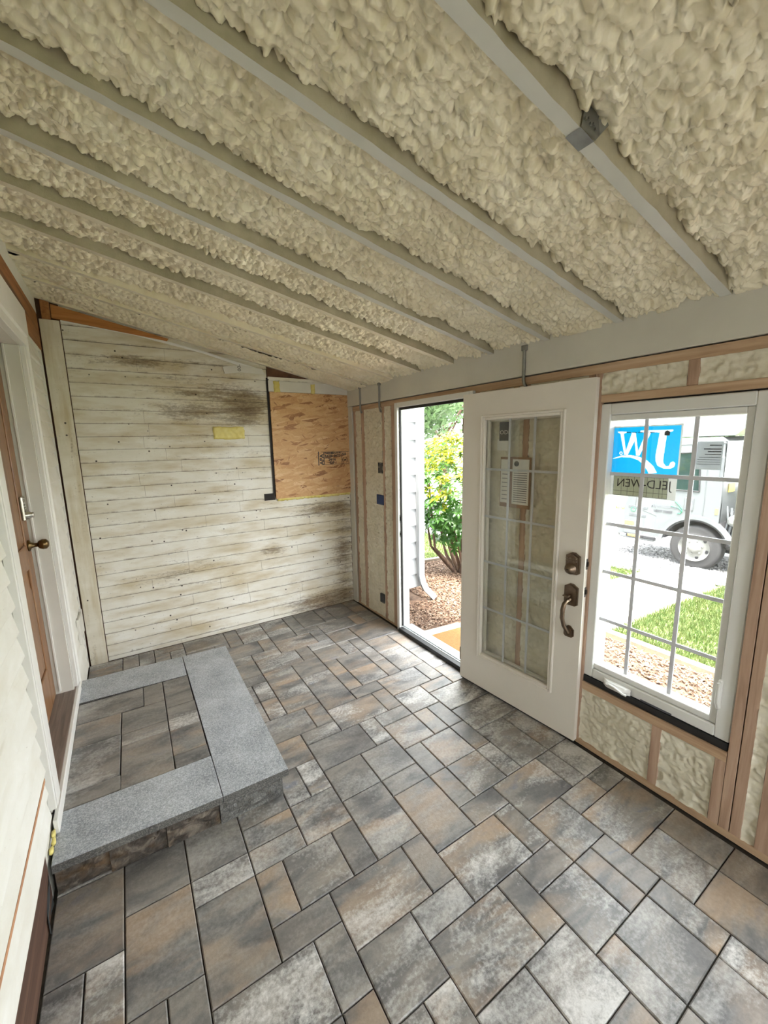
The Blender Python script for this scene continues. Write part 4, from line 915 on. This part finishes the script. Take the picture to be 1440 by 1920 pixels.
t = thing('window_label', 'cream performance label with mirrored dark name below the blue sticker', 'label', (2.134, 1.0, 1.45))
m = MB(); m.box(0, .0006, .845-1.0, 1.152-1.0, .008, .116); m.build('sheet', M_STICKW, t)
m = MB(); m.box(-.0008, -.0002, .880-1.0, 1.130-1.0, .012, .108); m.build('field', M_STICKG, t)
m = MB(); text_into(m, 'JELD-WEN', .058, lambda a, b, d: (-.0012, -.135+a, .056+b), squash=.93)
for z in (.012, .108): m.box(-.0012, -.001, -.12, .13, z-.001, z+.001)
for y in (-.12, -.10, -.085, -.06, -.03, .0, .03, .06, .09, .13): m.box(-.0012, -.001, y-.0006, y+.0006, .012, .108)
m.box(-.0012, -.001, -.12, .13, .033, .0345); m.build('print', M_INK, t)
t = thing('window_notice', 'pale grey printed paper sheet on the upper right window pane', 'label', (2.134, .735, 1.6))
m = MB(); m.box(0, .0006, -.048, .052, .006, .126); m.build('sheet', M_STICKP, t)
m = MB()
for z, a, b, h in ((.108, .0, .045, .005), (.092, -.02, .045, .005), (.081, -.005, .045, .005), (.070, -.015, .045, .004), (.058, -.035, .045, .002), (.048, -.04, .045, .002), (.038, -.04, .045, .002), (.028, -.04, .045, .002)): m.box(-.0006, -.0002, -b+.002, -a, z, z+h)
m.build('print', M_GREYINK, t)

# ------------------------------------------------------------------ outdoors
def gz(x, y=0): return -.2-.055*(max(x, 2.3)-2.3)
def gpoly(name, pts, mat, dz=0.0, th=.1, sub=True):
    m = MB(); n = len(pts)
    v = [(x, y, gz(x)+dz) for x, y in pts] + [(x, y, gz(x)+dz-th) for x, y in pts]
    m.mesh(v, [tuple(range(n)), tuple(range(2*n-1, n-1, -1))] + [(i, n+i, n+(i+1) % n, (i+1) % n) for i in range(n)])
    return link_tags(m.build(name, mat), kind='structure')
gpoly('ground', [(2.14, -60), (70, -60), (70, 70), (2.14, 70)], M_LAWN, -.02); gpoly('ground_rear', [(-60, -60), (2.3, -60), (2.3, -2.0), (-60, -2.0)], M_ASPH, -.02)
gpoly('bounce_slab', [(-8, -12), (2.28, -12), (2.28, -2.0), (-8, -2.0)], M_ASPH, .08)  # unseen slab added behind the camera, its grey chosen for bounce light
gpoly('mulch_bed', [(2.15, -4), (4.10, -4), (4.08, 2.2), (2.15, 2.2)], M_MULCHB, -.004)
gpoly('mulch_bed_far', [(2.15, 3.16), (4.3, 3.16), (4.9, 4.0), (4.75, 5.35), (2.15, 5.35)], M_MULCHB, -.004)
gpoly('walkway', [(2.95, 2.2), (4.72, 2.2), (4.72, 3.16), (2.95, 3.12)], M_CONC, .012); gpoly('walkway_slab', [(4.735, 2.2), (7.48, 2.3), (7.34, 3.2), (4.735, 3.16)], M_CONC, .012)
gpoly('landing', [(2.15, 2.0), (2.94, 2.0), (2.94, 3.14), (2.15, 3.17)], M_CONC, .014)
gpoly('driveway', [(7.5, -30), (16, -30), (16, 40), (6.0, 40), (6.0, 6.0), (6.9, 3.9), (7.36, 3.2), (7.5, 2.2)], M_GRAVELB, -.004)
gpoly('driveway_asphalt', [(8.6, 3.3), (14, 2.5), (14, 40), (7.0, 40), (7.3, 6.0)], M_ASPH, .004)
for k, (a, b) in enumerate((((4.11, -3.0), (4.12, 1.05)), ((4.12, 1.06), (4.13, 2.18)))):
    m = MB(); m.mesh([(a[0], a[1], gz(4.1)-.06), (b[0], b[1], gz(4.1)-.06), (b[0]+.09, b[1], gz(4.1)-.06), (a[0]+.09, a[1], gz(4.1)-.06), (a[0], a[1], gz(4.1)+.03), (b[0], b[1], gz(4.1)+.03), (b[0]+.09, b[1], gz(4.1)+.03), (a[0]+.09, a[1], gz(4.1)+.03)], [(3, 2, 1, 0), (4, 5, 6, 7), (0, 1, 5, 4), (1, 2, 6, 5), (2, 3, 7, 6), (3, 0, 4, 7)])
    link_tags(m.build('edging', M_EDGE), kind='structure')
gpoly('edging_far', [(2.4, 5.36), (4.8, 5.36), (4.8, 5.45), (2.4, 5.45)], M_EDGE, .04)

rg = np.random.default_rng(5)
def gzv(x): return -.2-.055*(x-2.3)
def scatter_boxes(name, x, y, L, Wd, Hh, mat, lift=.01):
    n = len(x); yaw = rg.random(n)*6.28; tilt = (rg.random(n)-.5)*.9
    base = np.array([(-1,-1,-1),(1,-1,-1),(1,1,-1),(-1,1,-1),(-1,-1,1),(1,-1,1),(1,1,1),(-1,1,1)])*.5
    P = base[None]*np.stack([L, Wd, Hh], 1)[:, None, :]
    cx, sx = np.cos(tilt)[:, None], np.sin(tilt)[:, None]; X, Y, Z = P[..., 0], P[..., 1], P[..., 2]
    X, Z = X*cx - Z*sx, X*sx + Z*cx; cy, sy = np.cos(yaw)[:, None], np.sin(yaw)[:, None]; X, Y = X*cy - Y*sy, X*sy + Y*cy
    V = np.stack([X+x[:, None], Y+y[:, None], Z+(gzv(x)+lift)[:, None]], -1).reshape(-1, 3)
    f = np.array([(3,2,1,0),(4,5,6,7),(0,1,5,4),(1,2,6,5),(2,3,7,6),(3,0,4,7)]); Fq = (f[None]+8*np.arange(n)[:, None, None]).reshape(-1, 4)
    return link_tags(objm(name, npmesh(name, V, Fq, mat)), kind='stuff')
n = 9000; x = rg.uniform(2.3, 4.08, n); y = rg.uniform(-1.5, 2.15, n)
o = scatter_boxes('wood_mulch', x, y, rg.uniform(.02, .055, n), rg.uniform(.006, .016, n), rg.uniform(.003, .008, n), M_CHIP); link_tags(o, 'brown wood chip mulch spread under the window outside', 'mulch')
n = 9000; x = rg.uniform(2.3, 4.75, n); y = rg.uniform(3.2, 5.33, n); k = (x > 3.12) | (y < 3.88); x, y = x[k], y[k]; n = len(x)
o = scatter_boxes('wood_mulch', x, y, rg.uniform(.02, .055, n), rg.uniform(.006, .016, n), rg.uniform(.003, .008, n), M_CHIP); link_tags(o, 'brown wood chip mulch around the bush outside the doorway', 'mulch')
n = 14000; x = rg.uniform(6.95, 9.6, n); y = rg.uniform(-1.0, 6.5, n); k = x > 7.45-.35*np.clip(y-2.3, 0, 9); x, y = x[k], y[k]; n = len(x)
sz = rg.uniform(.018, .045, n)
o = scatter_boxes('gravel', x, y, sz*1.2, sz, sz*.8, M_STONE, .006); link_tags(o, 'grey and white gravel strip beside the parked truck', 'gravel')
# grass blades
def grass(name, x, y, h, lab):
    n = len(x); a = rg.random(n)*6.28; w_ = .006; lean = (rg.random((n, 2))-.5)*h[:, None]*1.1; z = gzv(x)-.02
    p0 = np.stack([x-w_*np.cos(a), y-w_*np.sin(a), z], 1); p1 = np.stack([x+w_*np.cos(a), y+w_*np.sin(a), z], 1); p2 = np.stack([x+lean[:, 0], y+lean[:, 1], z+h], 1)
    V = np.stack([p0, p1, p2], 1).reshape(-1, 3); Fq = np.arange(3*n).reshape(-1, 3)
    link_tags(objm(name, npmesh(name, V, Fq, M_GRASS)), lab, 'grass', None, 'stuff')
n = 60000; x = rg.uniform(4.22, 7.45, n); y = rg.uniform(-2.5, 2.2, n); k = y < 2.18+.03*np.maximum(x-4.7, 0)
grass('lawn_grass', x[k], y[k], rg.uniform(.03, .075, k.sum()), 'short green lawn grass between the mulch edging and the driveway')
n = 40000; x = rg.uniform(4.3, 7.3, n); y = rg.uniform(3.2, 9.5, n); k = (x < 7.3-.6*np.clip(y-3.25, 0, 2.2)) & ((x > 4.95) | (y > 5.5))
grass('lawn_grass', x[k], y[k], rg.uniform(.03, .075, k.sum()), 'short green lawn grass beyond the walkway and behind the bush')
n = 26000; x = rg.uniform(14.2, 22, n); y = rg.uniform(3, 16, n); k = x < 16.8+.02*y; x, y = x[k], y[k]; n = len(x)
grass('lawn_grass', x, y, rg.uniform(.05, .14, n), 'far lawn grass beyond the driveway past the front of the truck')
# door mat
m = MB(); m.box(-.3, .36, -.42, .42, 0, .016, 0, .004)
mat_o = m.build('door_mat', M_MAT, None, (2.56, 2.6, gz(2.56)+.008), (0, .055, 0)); link_tags(mat_o, 'orange brown coir doormat on the concrete landing outside the doorway', 'doormat')

# house wing beyond the doorway
wing = struct('wall_wing', loc=(2.6, 3.97, -.06))
m = MB(); m.box(-.42, .44, .02, 1.5, .0, 2.9); m.build('sheathing', M_EXT, wing)
for k in range(-1, 13):
    zb = .17+.2075*k; h = .2075
    if k < 0: zb, h = 0.0, .17
    m = MB(); m.prism([(-.022, zb), (-.022, zb+.006), (-.008, zb+h+.01), (.02, zb+h+.01), (.02, zb)], lambda a, b, d: (d, a, b), -.37, .395); m.build('clapboard', M_EXT, wing)
m = MB(); m.box(.392, .452, -.028, .06, 0, 2.9, 0, .003); m.build('corner_board', M_EXT, wing)
m = MB(); m.box(-.37, .30, .06, .3, -.30, .0); m.build('foundation', M_CONC, wing)
ds = thing('downspout', 'white curved downspout at the corner of the house wing outside', 'downspout', (3.07, 3.90, gz(3.07)))
m = MB(); path = [(-.045, .0, 2.6), (-.045, 0, .42), (-.045, 0, .34), (-.035, -.015, .26), (.0, -.03, .17), (.07, -.05, .09), (.12, -.06, .03)]
V = []
for i, p in enumerate(path):
    t_ = (Vector(path[min(i+1, len(path)-1)])-Vector(path[max(i-1, 0)])).normalized(); a = Vector((.15, 1, 0)).normalized(); b = t_.cross(a).normalized()
    V += [Vector(p)+a*.028*c1+b*.036*c2 for c1, c2 in ((-1, -1), (1, -1), (1, 1), (-1, 1))]
m.mesh(V, [(4*i+j, 4*i+(j+1) % 4, 4*i+4+(j+1) % 4, 4*i+4+j) for i in range(len(path)-1) for j in range(4)]); m.poly(V[-4:])
m.build('pipe', M_EXT, ds)

# ------------------------------------------------------------------ rhododendron
def leaf_mesh(name, L, W_, mat):
    m = MB(); st = [(0, .12, 0), (.25, .75, .06), (.55, 1, .04), (.85, .6, -.06), (1, .02, -.14)]
    V = []
    for u, w_, z in st: V += [(u*L, -w_*W_/2, z*L+.12*w_*W_), (u*L, 0, z*L), (u*L, w_*W_/2, z*L+.12*w_*W_)]
    m.mesh(V, [(3*i+j, 3*i+j+1, 3*i+4+j, 3*i+3+j) for i in range(4) for j in range(2)], 0, True); return m.me(name, mat)
LY, LG = leaf_mesh('leaf', .105, .036, M_LEAFY), leaf_mesh('leaf', .105, .036, M_LEAFG)
bc = Vector((4.38, 4.62, gz(4.38)))
bush = thing('rhododendron_bush', 'tall leafy rhododendron bush with yellow green top outside the doorway', 'bush', bc)
br = random.Random(3); whorls = []
for k in range(17):
    a = 2*PI*k/17+br.uniform(-.2, .2); r1 = br.uniform(.10, .26); r2 = br.uniform(.35, .75); h = br.uniform(.7, 1.6)
    m = MB(); m.tube([(r1*.3*math.cos(a), r1*.3*math.sin(a), -.02), (r1*1.2*math.cos(a+.2), r1*1.2*math.sin(a+.2), .22), (r1*2*math.cos(a), r1*2*math.sin(a), .45), (r2*math.cos(a-.15), r2*math.sin(a-.15), h)], [.034, .027, .02, .008], 7); m.build('stem', M_BARK, bush)
for k in range(620):
    th = br.uniform(0, 2*PI); cz = br.uniform(-.95, 1); sh = br.uniform(.62, 1.0)**.5
    rx = math.sqrt(max(0, 1-cz*cz)); lump = 1+.13*math.sin(3*th+1)+.10*math.sin(5*th+4*cz)
    p = Vector((.82*rx*math.cos(th)*sh*lump, .82*rx*math.sin(th)*sh*lump, 1.32+.92*cz*sh*(1+.06*math.sin(4*th))))
    if p.z < .42: continue
    whorls.append((p, (p-Vector((0, 0, 1.0))).normalized()))
leaves = []
for p, nrm in whorls:
    ax = (nrm+Vector((0, 0, .8))).normalized(); q = ax.to_track_quat('Z', 'Y'); n_ = br.randint(7, 9)
    young = p.z > 1.45+br.uniform(-.4, .4)
    for i in range(n_):
        e = q.to_matrix().to_4x4() @ Matrix.Rotation(2*PI*i/n_+br.uniform(-.2, .2), 4, 'Z') @ Matrix.Rotation(br.uniform(-.45, .25), 4, 'Y')
        leaves.append((Matrix.Translation(p) @ e @ Matrix.Scale(br.uniform(.75, 1.2), 4), young and br.random() < .85))
cam_l = Vector((0, 0, CAMH))
def vis_key(L):
    w_ = bc + L[0].translation; d = w_-cam_l; az = math.degrees(math.atan2(d.x, d.y))
    return (0 if 37.5 < az < 43.5 else 1, d.length)
leaves.sort(key=vis_key)
for Mx, yg in leaves[:290]:
    o = objm('leaf', LY if yg else LG, bush); o.matrix_local = Mx
def merge_leaves(items, nm, parent):
    base = np.array([v.co[:] for v in LY.vertices]); fq = np.array([p.vertices[:] for p in LY.polygons]); n = len(base)
    Ms = np.array([np.array(Mx) for Mx, _ in items]); V = np.einsum('nij,vj->nvi', Ms[:, :3, :3], base) + Ms[:, None, :3, 3]
    Fq = (fq[None]+n*np.arange(len(items))[:, None, None]).reshape(-1, 4)
    mi = np.repeat([0 if y_ else 1 for _, y_ in items], len(fq))
    return link_tags(objm(nm, npmesh(nm, V.reshape(-1, 3), Fq, [M_LEAFY, M_LEAFG], mi, True), parent), kind='stuff')
merge_leaves(leaves[290:], 'foliage', bush)

# background trees
def tree(x, y, h, r, lab, seed, nleaf=5200, ls=.16):
    z0 = gz(min(x, 20)); t = thing('tree', lab, 'tree', (x, y, z0), 0, None); q = np.random.default_rng(seed); z0 = 0
    m = MB(); m.tube([(0, 0, -.2), (.1, .05, h*.3), (-.05, .1, h*.6)], [.2, .15, .07], 8)
    for k in range(5): a = k*1.3; m.tube([(0, 0, h*.3+.1*k), (r*.5*math.cos(a), r*.5*math.sin(a), h*.55+.12*k)], [.08, .03], 6)
    m.build('trunk', M_BARK, t)
    nb = 14; bc_ = np.stack([q.normal(0, r*.45, nb), q.normal(0, r*.45, nb), h*.55+q.normal(0, h*.18, nb)], 1); which = q.integers(0, nb, nleaf)
    d = q.normal(size=(nleaf, 3)); d /= np.linalg.norm(d, axis=1)[:, None]; P = bc_[which] + d*(r*.42*q.random(nleaf)**.35)[:, None]*np.array([1, 1, .9])
    a = q.normal(size=(nleaf, 3)); a /= np.linalg.norm(a, axis=1)[:, None]; b = np.cross(a, d); b /= np.linalg.norm(b, axis=1)[:, None]
    s_ = ls*q.uniform(.6, 1.3, nleaf)[:, None]
    V = np.stack([P-a*s_, P+b*s_*.5, P+a*s_, P-b*s_*.5], 1).reshape(-1, 3); Fq = np.arange(4*nleaf).reshape(-1, 4)
    link_tags(objm('crown', npmesh('crown', V, Fq, M_TREEL), t), kind='stuff')
tree(7.6, 11.2, 6.5, 2.1, 'pale green tree standing behind the bush, seen at upper left through the doorway', 1, 7000, .14)
tree(13.0, 15.0, 7.5, 2.6, 'pale green tree behind the bush, seen at upper right through the doorway', 2, 7000, .14)
tree(19.5, 13.2, 5.6, 2.3, 'round green tree beyond the far lawn at the left of the window view', 3, 6000, .15)
tree(27.0, 9.0, 6.6, 2.2, 'larger green tree rising behind the front of the parked truck', 4, 6000, .2)
hs = thing('far_house', 'distant pale house with low grey roof beyond the trees through the window', 'house', (29, 17.5, -1.2), -.5)
m = MB(); m.box(-5, 5, -4, 4, 0, 2.9); m.build('wall', M_EXT, hs)
m = MB(); m.prism([(-4.5, 2.8), (4.5, 2.8), (0, 4.6)], lambda a, b, d: (d, a, b), -5.4, 5.4); m.build('roof', M_ROOF, hs)
for yy in (-2.2, 0, 2.2): m = MB(); m.box(-5.05, -5, yy-.4, yy+.4, 1.0, 2.2); m.build('window', M_TGREY, hs)

h2 = thing('brick_house', 'distant tan brick house behind the rear of the truck cab', 'house', (40, 10.5, -2.4), .2)
m = MB(); m.box(-4, 4, -5, 5, 0, 6.5); m.build('wall', M_TBOX, h2)
m = MB(); m.prism([(-5.4, 6.4), (5.4, 6.4), (0, 9)], lambda a, b, d: (d, a, b), -4.3, 4.3); m.build('roof', M_ROOF, h2)
for yy in (-2.6, 2.6): m = MB(); m.box(-4.05, -4, yy-.5, yy+.5, 2.0, 3.4); m.build('window', M_TGREY, h2)

# ------------------------------------------------------------------ truck on the driveway (heading +y, side panel facing the porch)
TX, TY = 8.20, 2.90; TZ = gz(8.3)-.01
truck = thing('truck', 'white cab over box truck parked on the driveway outside the window', 'truck', (TX, TY, TZ))
# local: +y forward, +x away from porch, z up from ground
WC, WRad = .38, .385
def arc(cy, cz, r, a0, a1, n=12): return [(cy+r*math.cos(math.radians(a0+(a1-a0)*i/n)), cz+r*math.sin(math.radians(a0+(a1-a0)*i/n))) for i in range(n+1)]
side = [(1.18, .46), (1.20, .95), (1.12, 1.30), (.86, 2.16), (.74, 2.25), (-.20, 2.27), (-.28, 2.20), (-.31, 1.2), (-.31, .86), (-.28, .84)] + arc(0, WC, .50, 150, 12, 12) + [(.62, .46)]
TP = lambda a, b, d: (d, a, b)
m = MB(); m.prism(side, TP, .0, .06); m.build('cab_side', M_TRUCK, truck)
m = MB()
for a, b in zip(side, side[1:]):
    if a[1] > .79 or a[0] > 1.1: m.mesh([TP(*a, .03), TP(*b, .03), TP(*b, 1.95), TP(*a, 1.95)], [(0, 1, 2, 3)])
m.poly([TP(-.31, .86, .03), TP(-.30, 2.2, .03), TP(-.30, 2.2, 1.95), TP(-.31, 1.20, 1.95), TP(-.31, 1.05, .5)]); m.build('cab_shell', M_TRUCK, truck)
win = [(.96, 1.36), (.72, 1.98), (.04, 2.02), (.0, 1.36)]
m = MB(); m.prism(win, TP, -.006, .004); m.build('side_window', M_TGLASS, truck)
m = MB()
for a, b in zip(win, win[1:]+win[:1]): m.tube([TP(*a, -.006), TP(*b, -.006)], .012, 6)
m.build('window_seal', M_TDARK, truck)
m = MB(); m.tube([TP(-.08, 2.1, -.002), TP(-.09, 1.2, -.002), TP(-.08, .90, -.002)], .006, 6); m.tube([TP(.98, 1.32, -.002), TP(1.0, .98, -.002), TP(.62, .86, -.002)], .004, 6); m.tube([TP(.80, 2.13, -.003), TP(-.3, 2.17, -.003)], .006, 6); m.build('door_seam', M_TGREY, truck)
m = MB(); m.box(-.016, .004, .06, .20, 1.02, 1.24, 0, .008); m.build('door_handle', M_TGREY, truck)
m = MB(); m.prism(arc(0, WC, .57, 158, 8, 14)+arc(0, WC, .50, 8, 158, 14), TP, -.03, .02); m.build('wheel_arch', M_TRUCK, truck)
m = MB(); m.prism(arc(0, WC, .50, 150, 12, 12)+arc(0, WC, .47, 12, 150, 12), TP, -.012, .5); m.build('arch_liner', M_TDARK, truck)
m = MB(); m.box(-.01, .03, -.295, -.255, 1.60, 1.95, 0, .006); m.build('vent', M_TGREY, truck)
m = MB(); m.box(-.006, .02, 1.0, 1.17, .62, .70, 0, .004); m.build('marker_lamp', M_AMBER, truck)
for z0, z1, y0, y1 in ((.80, .85, .80, 1.1), (.955, 1.0, .78, 1.12)):
    m = MB(); m.box(-.005, .01, y0, y1, z0, z1, 0, .003); m.build('badge', M_TGREY, truck)
# mirror and grab handle
m = MB(); m.tube([TP(.92, 2.0, 0), TP(1.05, 2.04, -.18), TP(1.05, 1.45, -.18), TP(.98, 1.40, 0)], .012, 6); m.box(-.24, -.12, .97, 1.03, 1.5, 1.85, 0, .02); m.build('mirror', M_TDARK, truck)
# bumper
m = MB(); m.box(.02, 1.9, 1.08, 1.36, .36, .64, 0, .06); m.box(-.02, .08, .62, 1.25, .36, .44, 0, .02); m.build('bumper', M_TRUCK, truck)
m = MB(); m.box(-.035, .0, .60, 1.12, .40, .46, 0, .01); m.build('step_trim', M_TDARK, truck); m = MB(); m.box(-.04, -.034, .86, 1.08, .41, .45); m.build('reflector', M_AMBER, truck)
# fairing on the roof
fr_ = [(.72, 2.27), (.42, 2.62), (.0, 2.92), (-.50, 3.02), (-.60, 2.90), (-.58, 2.50), (-.36, 2.29)]
m = MB(); m.prism(fr_, TP, .12, 1.84); m.build('roof_fairing', M_TRUCK, truck)
m = MB(); m.box(-.02, 2.02, -5.2, -1.25, .95, 3.15, 0, .02); m.build('cargo_box', M_TBOX, truck)
# chassis behind the cab
m = MB(); m.box(.35, .45, -5.2, -.3, .5, .72); m.box(1.5, 1.6, -5.2, -.3, .5, .72); m.box(.12, 1.8, -1.2, -.36, .40, 1.05, 0, .05); m.box(.45, 1.5, -.4, .6, .42, .8); m.box(.5, 1.9, -1.2, -.45, 1.0, 1.35, 0, .05); m.build('chassis', M_TDARK, truck)
m = MB()
for k in range(9): m.tube([TP(-.38-.05*k, 1.15-.03*(k % 3), .08+.03*(k % 4)), TP(-.42-.04*k, .9-.05*(k % 4), .05+.03*(k % 3)), TP(-.36-.06*k, .62, .10)], .014+.006*(k % 3), 6)
m.build('hoses', M_TGREY, truck)
m = MB(); m.lathe([(0, 0), (.09, 0), (.09, .2), (0, .2)], (.03, -.50, .92), (1, 0, 0), 14); m.box(.0, .3, -1.0, -.48, .50, .60, 0, .01); m.build('air_cleaner', M_STEEL, truck)
m = MB(); m.prism([(-.24, .86), (-.31, .86), (-.60, .50), (-.52, .48)], TP, -.01, .35); m.build('mud_flap_arm', M_TDARK, truck)
m = MB(); m.box(.02, .4, -.58, -.54, .12, .52); m.build('mud_flap', M_TDARK, truck)
m = MB(); m.box(-.008, .0, -.29, -.25, 1.00, 1.10); m.build('yellow_tag', M_YELLOW, truck)
m = MB(); m.box(.25, .50, -.322, -.316, 1.36, 1.50); m.build('yellow_label', M_YELLOW, truck)
def wheel(cy, x0, nm='wheel'):
    m = MB(); P = [(.235, -.02), (.27, .0), (.33, -.012), (.372, .0), (WRad, .03), (WRad, .19), (.37, .22), (.25, .22)]
    m.lathe(P, TP(cy, WRad-.005, x0), (1, 0, 0), 40); w_ = m.build(nm, M_TYRE, truck)
    m = MB(); m.lathe([(.24, -.012), (.228, .004), (.215, .03), (.20, .045), (.15, .03), (.10, .02), (.085, -.01), (.055, -.03), (.0, -.032)], TP(cy, WRad-.005, x0), (1, 0, 0), 36); rim = m.build('rim', M_RIM, w_)
    for k in range(6):
        a = 2*PI*k/6+.3; m = MB(); c = TP(cy+.183*math.cos(a), WRad-.005+.183*math.sin(a), x0+.034)
        m.prism([(c[1]+.026*math.cos(q*PI/4)*1.0, c[2]+.032*math.sin(q*PI/4)) for q in range(8)], TP, c[0], c[0]+.003); m.build('vent_hole', M_TDARK, w_)
        b = a+.52; m = MB(); m.lathe([(.015, .0), (.014, -.02), (0, -.022)], TP(cy+.118*math.cos(b), WRad-.005+.118*math.sin(b), x0+.024), (1, 0, 0), 8); m.build('lug_nut', M_RIM, w_)
wheel(0, .03); wheel(-3.4, .05)
m = MB(); m.tube([TP(-3.4, .38, .2), TP(-3.4, .38, 1.7)], .05, 8); m.tube([TP(0, .38, .2), TP(0, .38, 1.7)], .05, 8)
for cy in (0, -3.4): m.lathe([(.25, 0), (WRad, .02), (WRad, .2), (.25, .22)], TP(cy, WRad-.005, 1.65), (1, 0, 0), 24)
m.build('axle', M_TDARK, truck)
# lettering on the cab door, read from the porch side
LT = lambda y, z: (lambda a, b, d: (-.008, y-a, z+b))
m = MB(); text_into(m, 'MASS PRO INSULATION', .062, LT(.72, 1.02), squash=.62, bold=.0012); m.build('lettering', M_GREYINK, truck)
m = MB(); text_into(m, 'USDOT 3768307', .062, LT(.67, .93), squash=.68, bold=.002); m.build('lettering', M_INK, truck)
m = MB(); m.tube([TP(.34, 1.16, -.006), TP(.24, 1.06, -.006), TP(.22, 1.03, -.006)], .006, 5); m.tube([TP(.40, 1.07, -.006), TP(.28, 1.05, -.006), TP(.22, .99, -.006), TP(.25, .95, -.006), TP(.29, .95, -.006)], .007, 5); m.build('green_swoosh', M_GREEN, truck)
m = MB(); m.lathe([(.040, -.005), (.046, -.006), (.046, .0), (.040, .0)], TP(1.03, .93, 0), (1, 0, 0), 16); m.build('round_badge', M_GREEN, truck)
